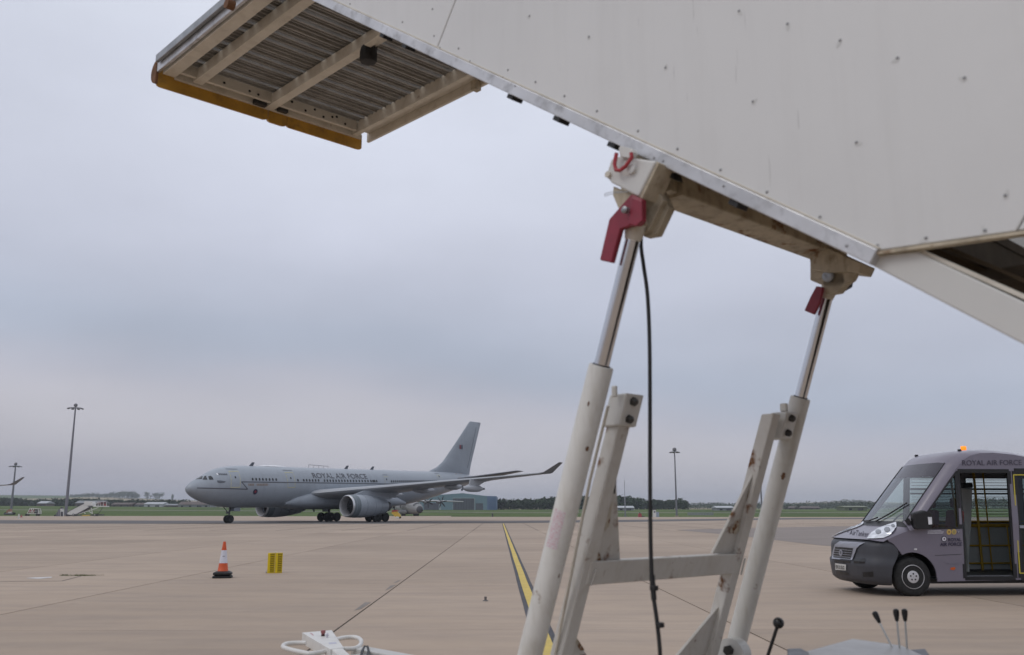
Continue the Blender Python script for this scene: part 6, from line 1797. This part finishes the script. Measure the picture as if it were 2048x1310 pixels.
belt(1640, 2120, [(1640, 1008), (1690, 1000), (1730, 1001), (1760, 1006), (1900, 1002), (1960, 994), (2010, 994), (2120, 1004)], 1100, 1400, 2.6, LM[1], 'wooded rise behind the minibus', 4, 55)
belt(-60, 372, [(-60, 994), (0, 994), (20, 993), (60, 997), (150, 995), (215, 997), (280, 998), (372, 998)], 800, 1050, 1.7, LM[0], 'hedges and trees along the far left boundary', 5, 90)
belt(360, 1000, [(360, 1002), (500, 1004), (700, 1006), (1000, 1006)], 1000, 1250, 3.2, LM[1], 'low tree line seen under the tanker', 6, 45)
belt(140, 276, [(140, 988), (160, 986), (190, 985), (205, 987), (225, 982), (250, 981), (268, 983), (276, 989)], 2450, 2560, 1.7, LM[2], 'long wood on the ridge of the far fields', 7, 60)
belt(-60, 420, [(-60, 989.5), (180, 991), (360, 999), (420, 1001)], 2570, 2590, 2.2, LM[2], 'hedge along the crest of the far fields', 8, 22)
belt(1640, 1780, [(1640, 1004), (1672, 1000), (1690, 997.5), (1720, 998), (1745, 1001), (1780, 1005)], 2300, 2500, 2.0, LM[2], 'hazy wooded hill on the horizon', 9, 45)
def tree(px, ytop, Y, wfac, mt, label, seed, group='single trees on the skyline'):
    rnd = random.Random(seed); P = on_y(px, 1010, Y); g0 = height(P.x, Y); h = EYE + (HZ - ytop) * Y / 1887 - g0
    e = empty('tree', (P.x, Y, g0 - .2), 0, label, 'tree', group)
    q = MB(); crown(q, Vector((0, 0, 0)), h * wfac, h, rnd, 260, h * .06); q.build('crown', mt, e, recalc=False)['kind'] = 'stuff'
    q = MB(); q.tube([(0, 0, -.5), (0, 0, h * .3), (h * .03, 0, h * .6)], [h * .035, h * .025, h * .012], 6)
    for k in range(4):
        a = k * 1.6; q.tube([(0, 0, h * (.25 + .07 * k)), (h * .2 * cos(a), h * .2 * sin(a), h * (.5 + .06 * k))], [h * .014, h * .006], 5)
    q.build('trunk', BARK, e)
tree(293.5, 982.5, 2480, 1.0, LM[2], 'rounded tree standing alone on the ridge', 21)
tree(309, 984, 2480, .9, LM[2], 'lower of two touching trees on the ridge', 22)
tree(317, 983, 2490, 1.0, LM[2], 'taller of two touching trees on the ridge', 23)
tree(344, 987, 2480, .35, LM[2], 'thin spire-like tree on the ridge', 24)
tree(1358, 999.5, 690, .9, LM[0], 'rounded dark tree at the end of the wood', 25)
tree(1572, 1010, 760, 1.0, LM[0], 'dark bushy tree close beside the far ram of the stairs', 26)
tree(1595, 1010, 770, 1.0, LM[0], 'dark bushy tree between the far ram and the minibus', 27)
tree(38, 996.5, 800, 1.0, LM[0], 'dark rounded tree behind the second mast', 28)
tree(72, 999, 820, 1.1, LM[0], 'spreading tree behind the white trolley', 29)
tree(1330, 1002, 700, 1.0, LM[0], 'broad dark tree in the wood behind the cable', 30)
# ================================================================== far sheds
def shed(px0, px1, yt, yb, Y, wm_, rm_, label, roof=.35, depth=14):
    a, c = on_y(px0, yb, Y), on_y(px1, yb, Y); g0 = min(height(a.x, Y), height(c.x, Y)) - .4
    zt = on_y(px0, yt, Y).z; zt = max(zt, g0 + 3.2); w = c.x - a.x
    e = empty('shed', ((a.x + c.x) / 2, Y, g0), 0, label, 'shed', 'low sheds on the far side of the airfield')
    H = zt - g0; hw = H * (1 - roof)
    MB().box((0, depth / 2, hw / 2), (w, depth, hw)).build('wall', wm_, e)
    MB().prism([(-w / 2 - .4, -.5, hw - .1), (-w / 2 - .4, depth / 2, H), (-w / 2 - .4, depth + .5, hw - .1)], (w + .8, 0, 0)).build('roof', rm_, e)
    n = max(1, int(w / 5))
    for k in range(n):
        x = -w / 2 + (k + .5) * w / n; MB().box((x, -.04, hw * .5), (1.6, .08, hw * .4)).build('window', GLASSD, e)
    MB().box((w * .18, -.06, hw * .35), (2.4, .1, hw * .7)).build('door', SD, e)
BRN = mat('brown_sheeting', (.10, .075, .065), .7, var=.1, scale=.3); WHS = mat('white_sheeting', (.40, .42, .44), .6, var=.08, scale=.3); GRS = mat('grey_sheeting', (.20, .21, .22), .65, var=.1, scale=.3)
shed(74, 92, 1002, 1009, 760, BRN, WHS, 'small shed with a pale roof among the trees on the left')
shed(150, 205, 1001, 1011, 770, BRN, GRS, 'long brown shed behind the distant stairs unit')
shed(222, 262, 1005, 1014, 740, BRN, BRN, 'dark brown shed with a shallow roof')
shed(268, 292, 1005.5, 1014, 745, GRS, BRN, 'grey shed between the brown and the white sheds')
shed(288, 325, 1004, 1014, 735, WHS, WHS, 'white sheeted shed, brightest of the row')
shed(328, 356, 1008, 1015, 730, BRN, GRS, 'low brown shed left of the tanker nose')
shed(356, 420, 1003, 1016, 690, GRS, BRN, 'wide grey shed behind the nose of the tanker', .45)
shed(1234, 1268, 1016.5, 1023, 560, GRS, WHS, 'low grey shed with a pale roof beside the radio mast')
shed(1434, 1468, 1016, 1022.5, 560, GRS, WHS, 'low shed with a pale flat roof beyond the blast screen')
shed(1575, 1640, 1012.5, 1017, 900, BRN, BRN, 'long low brown building beyond the airfield')
shed(1690, 1735, 1015, 1022, 540, mat('olive_bunker', (.13, .15, .10), .8), mat('olive_roof', (.19, .21, .15), .8), 'low olive bunker in front of the minibus', .2)
# pale perimeter track across the grass
TRK = mat('pale_track', (.32, .30, .27), .9)
q = MB()
for k in range(24):
    px = -120 + k * 100
    Y = 470 if px < 900 else 430
    P = on_y(px, 1020, Y)
    q.v += [Vector((P.x, Y, height(P.x, Y) + .12)), Vector((P.x * (Y + 12) / Y, Y + 12, height(P.x, Y + 12) + .12))]
for k in range(23): q.f.append((2 * k, 2 * k + 2, 2 * k + 3, 2 * k + 1))
tag(q.build('perimeter_track', TRK), 'pale perimeter track across the far grass', 'track', kind='structure')
# ================================================================== haze
HZM = bpy.data.materials.new('haze'); HZM.use_nodes = True
t = HZM.node_tree; t.nodes.clear(); o_ = t.nodes.new('ShaderNodeOutputMaterial'); vp = t.nodes.new('ShaderNodeVolumePrincipled')
vp.inputs['Color'].default_value = (.80, .86, .95, 1); vp.inputs['Density'].default_value = .00019; vp.inputs['Anisotropy'].default_value = 0
t.links.new(vp.outputs[0], o_.inputs['Volume'])
hz = MB().box((0, 2300, 59), (46000, 10000, 122)).build('haze', HZM)
tag(hz, 'thin pale summer haze over the airfield', 'haze', kind='stuff')
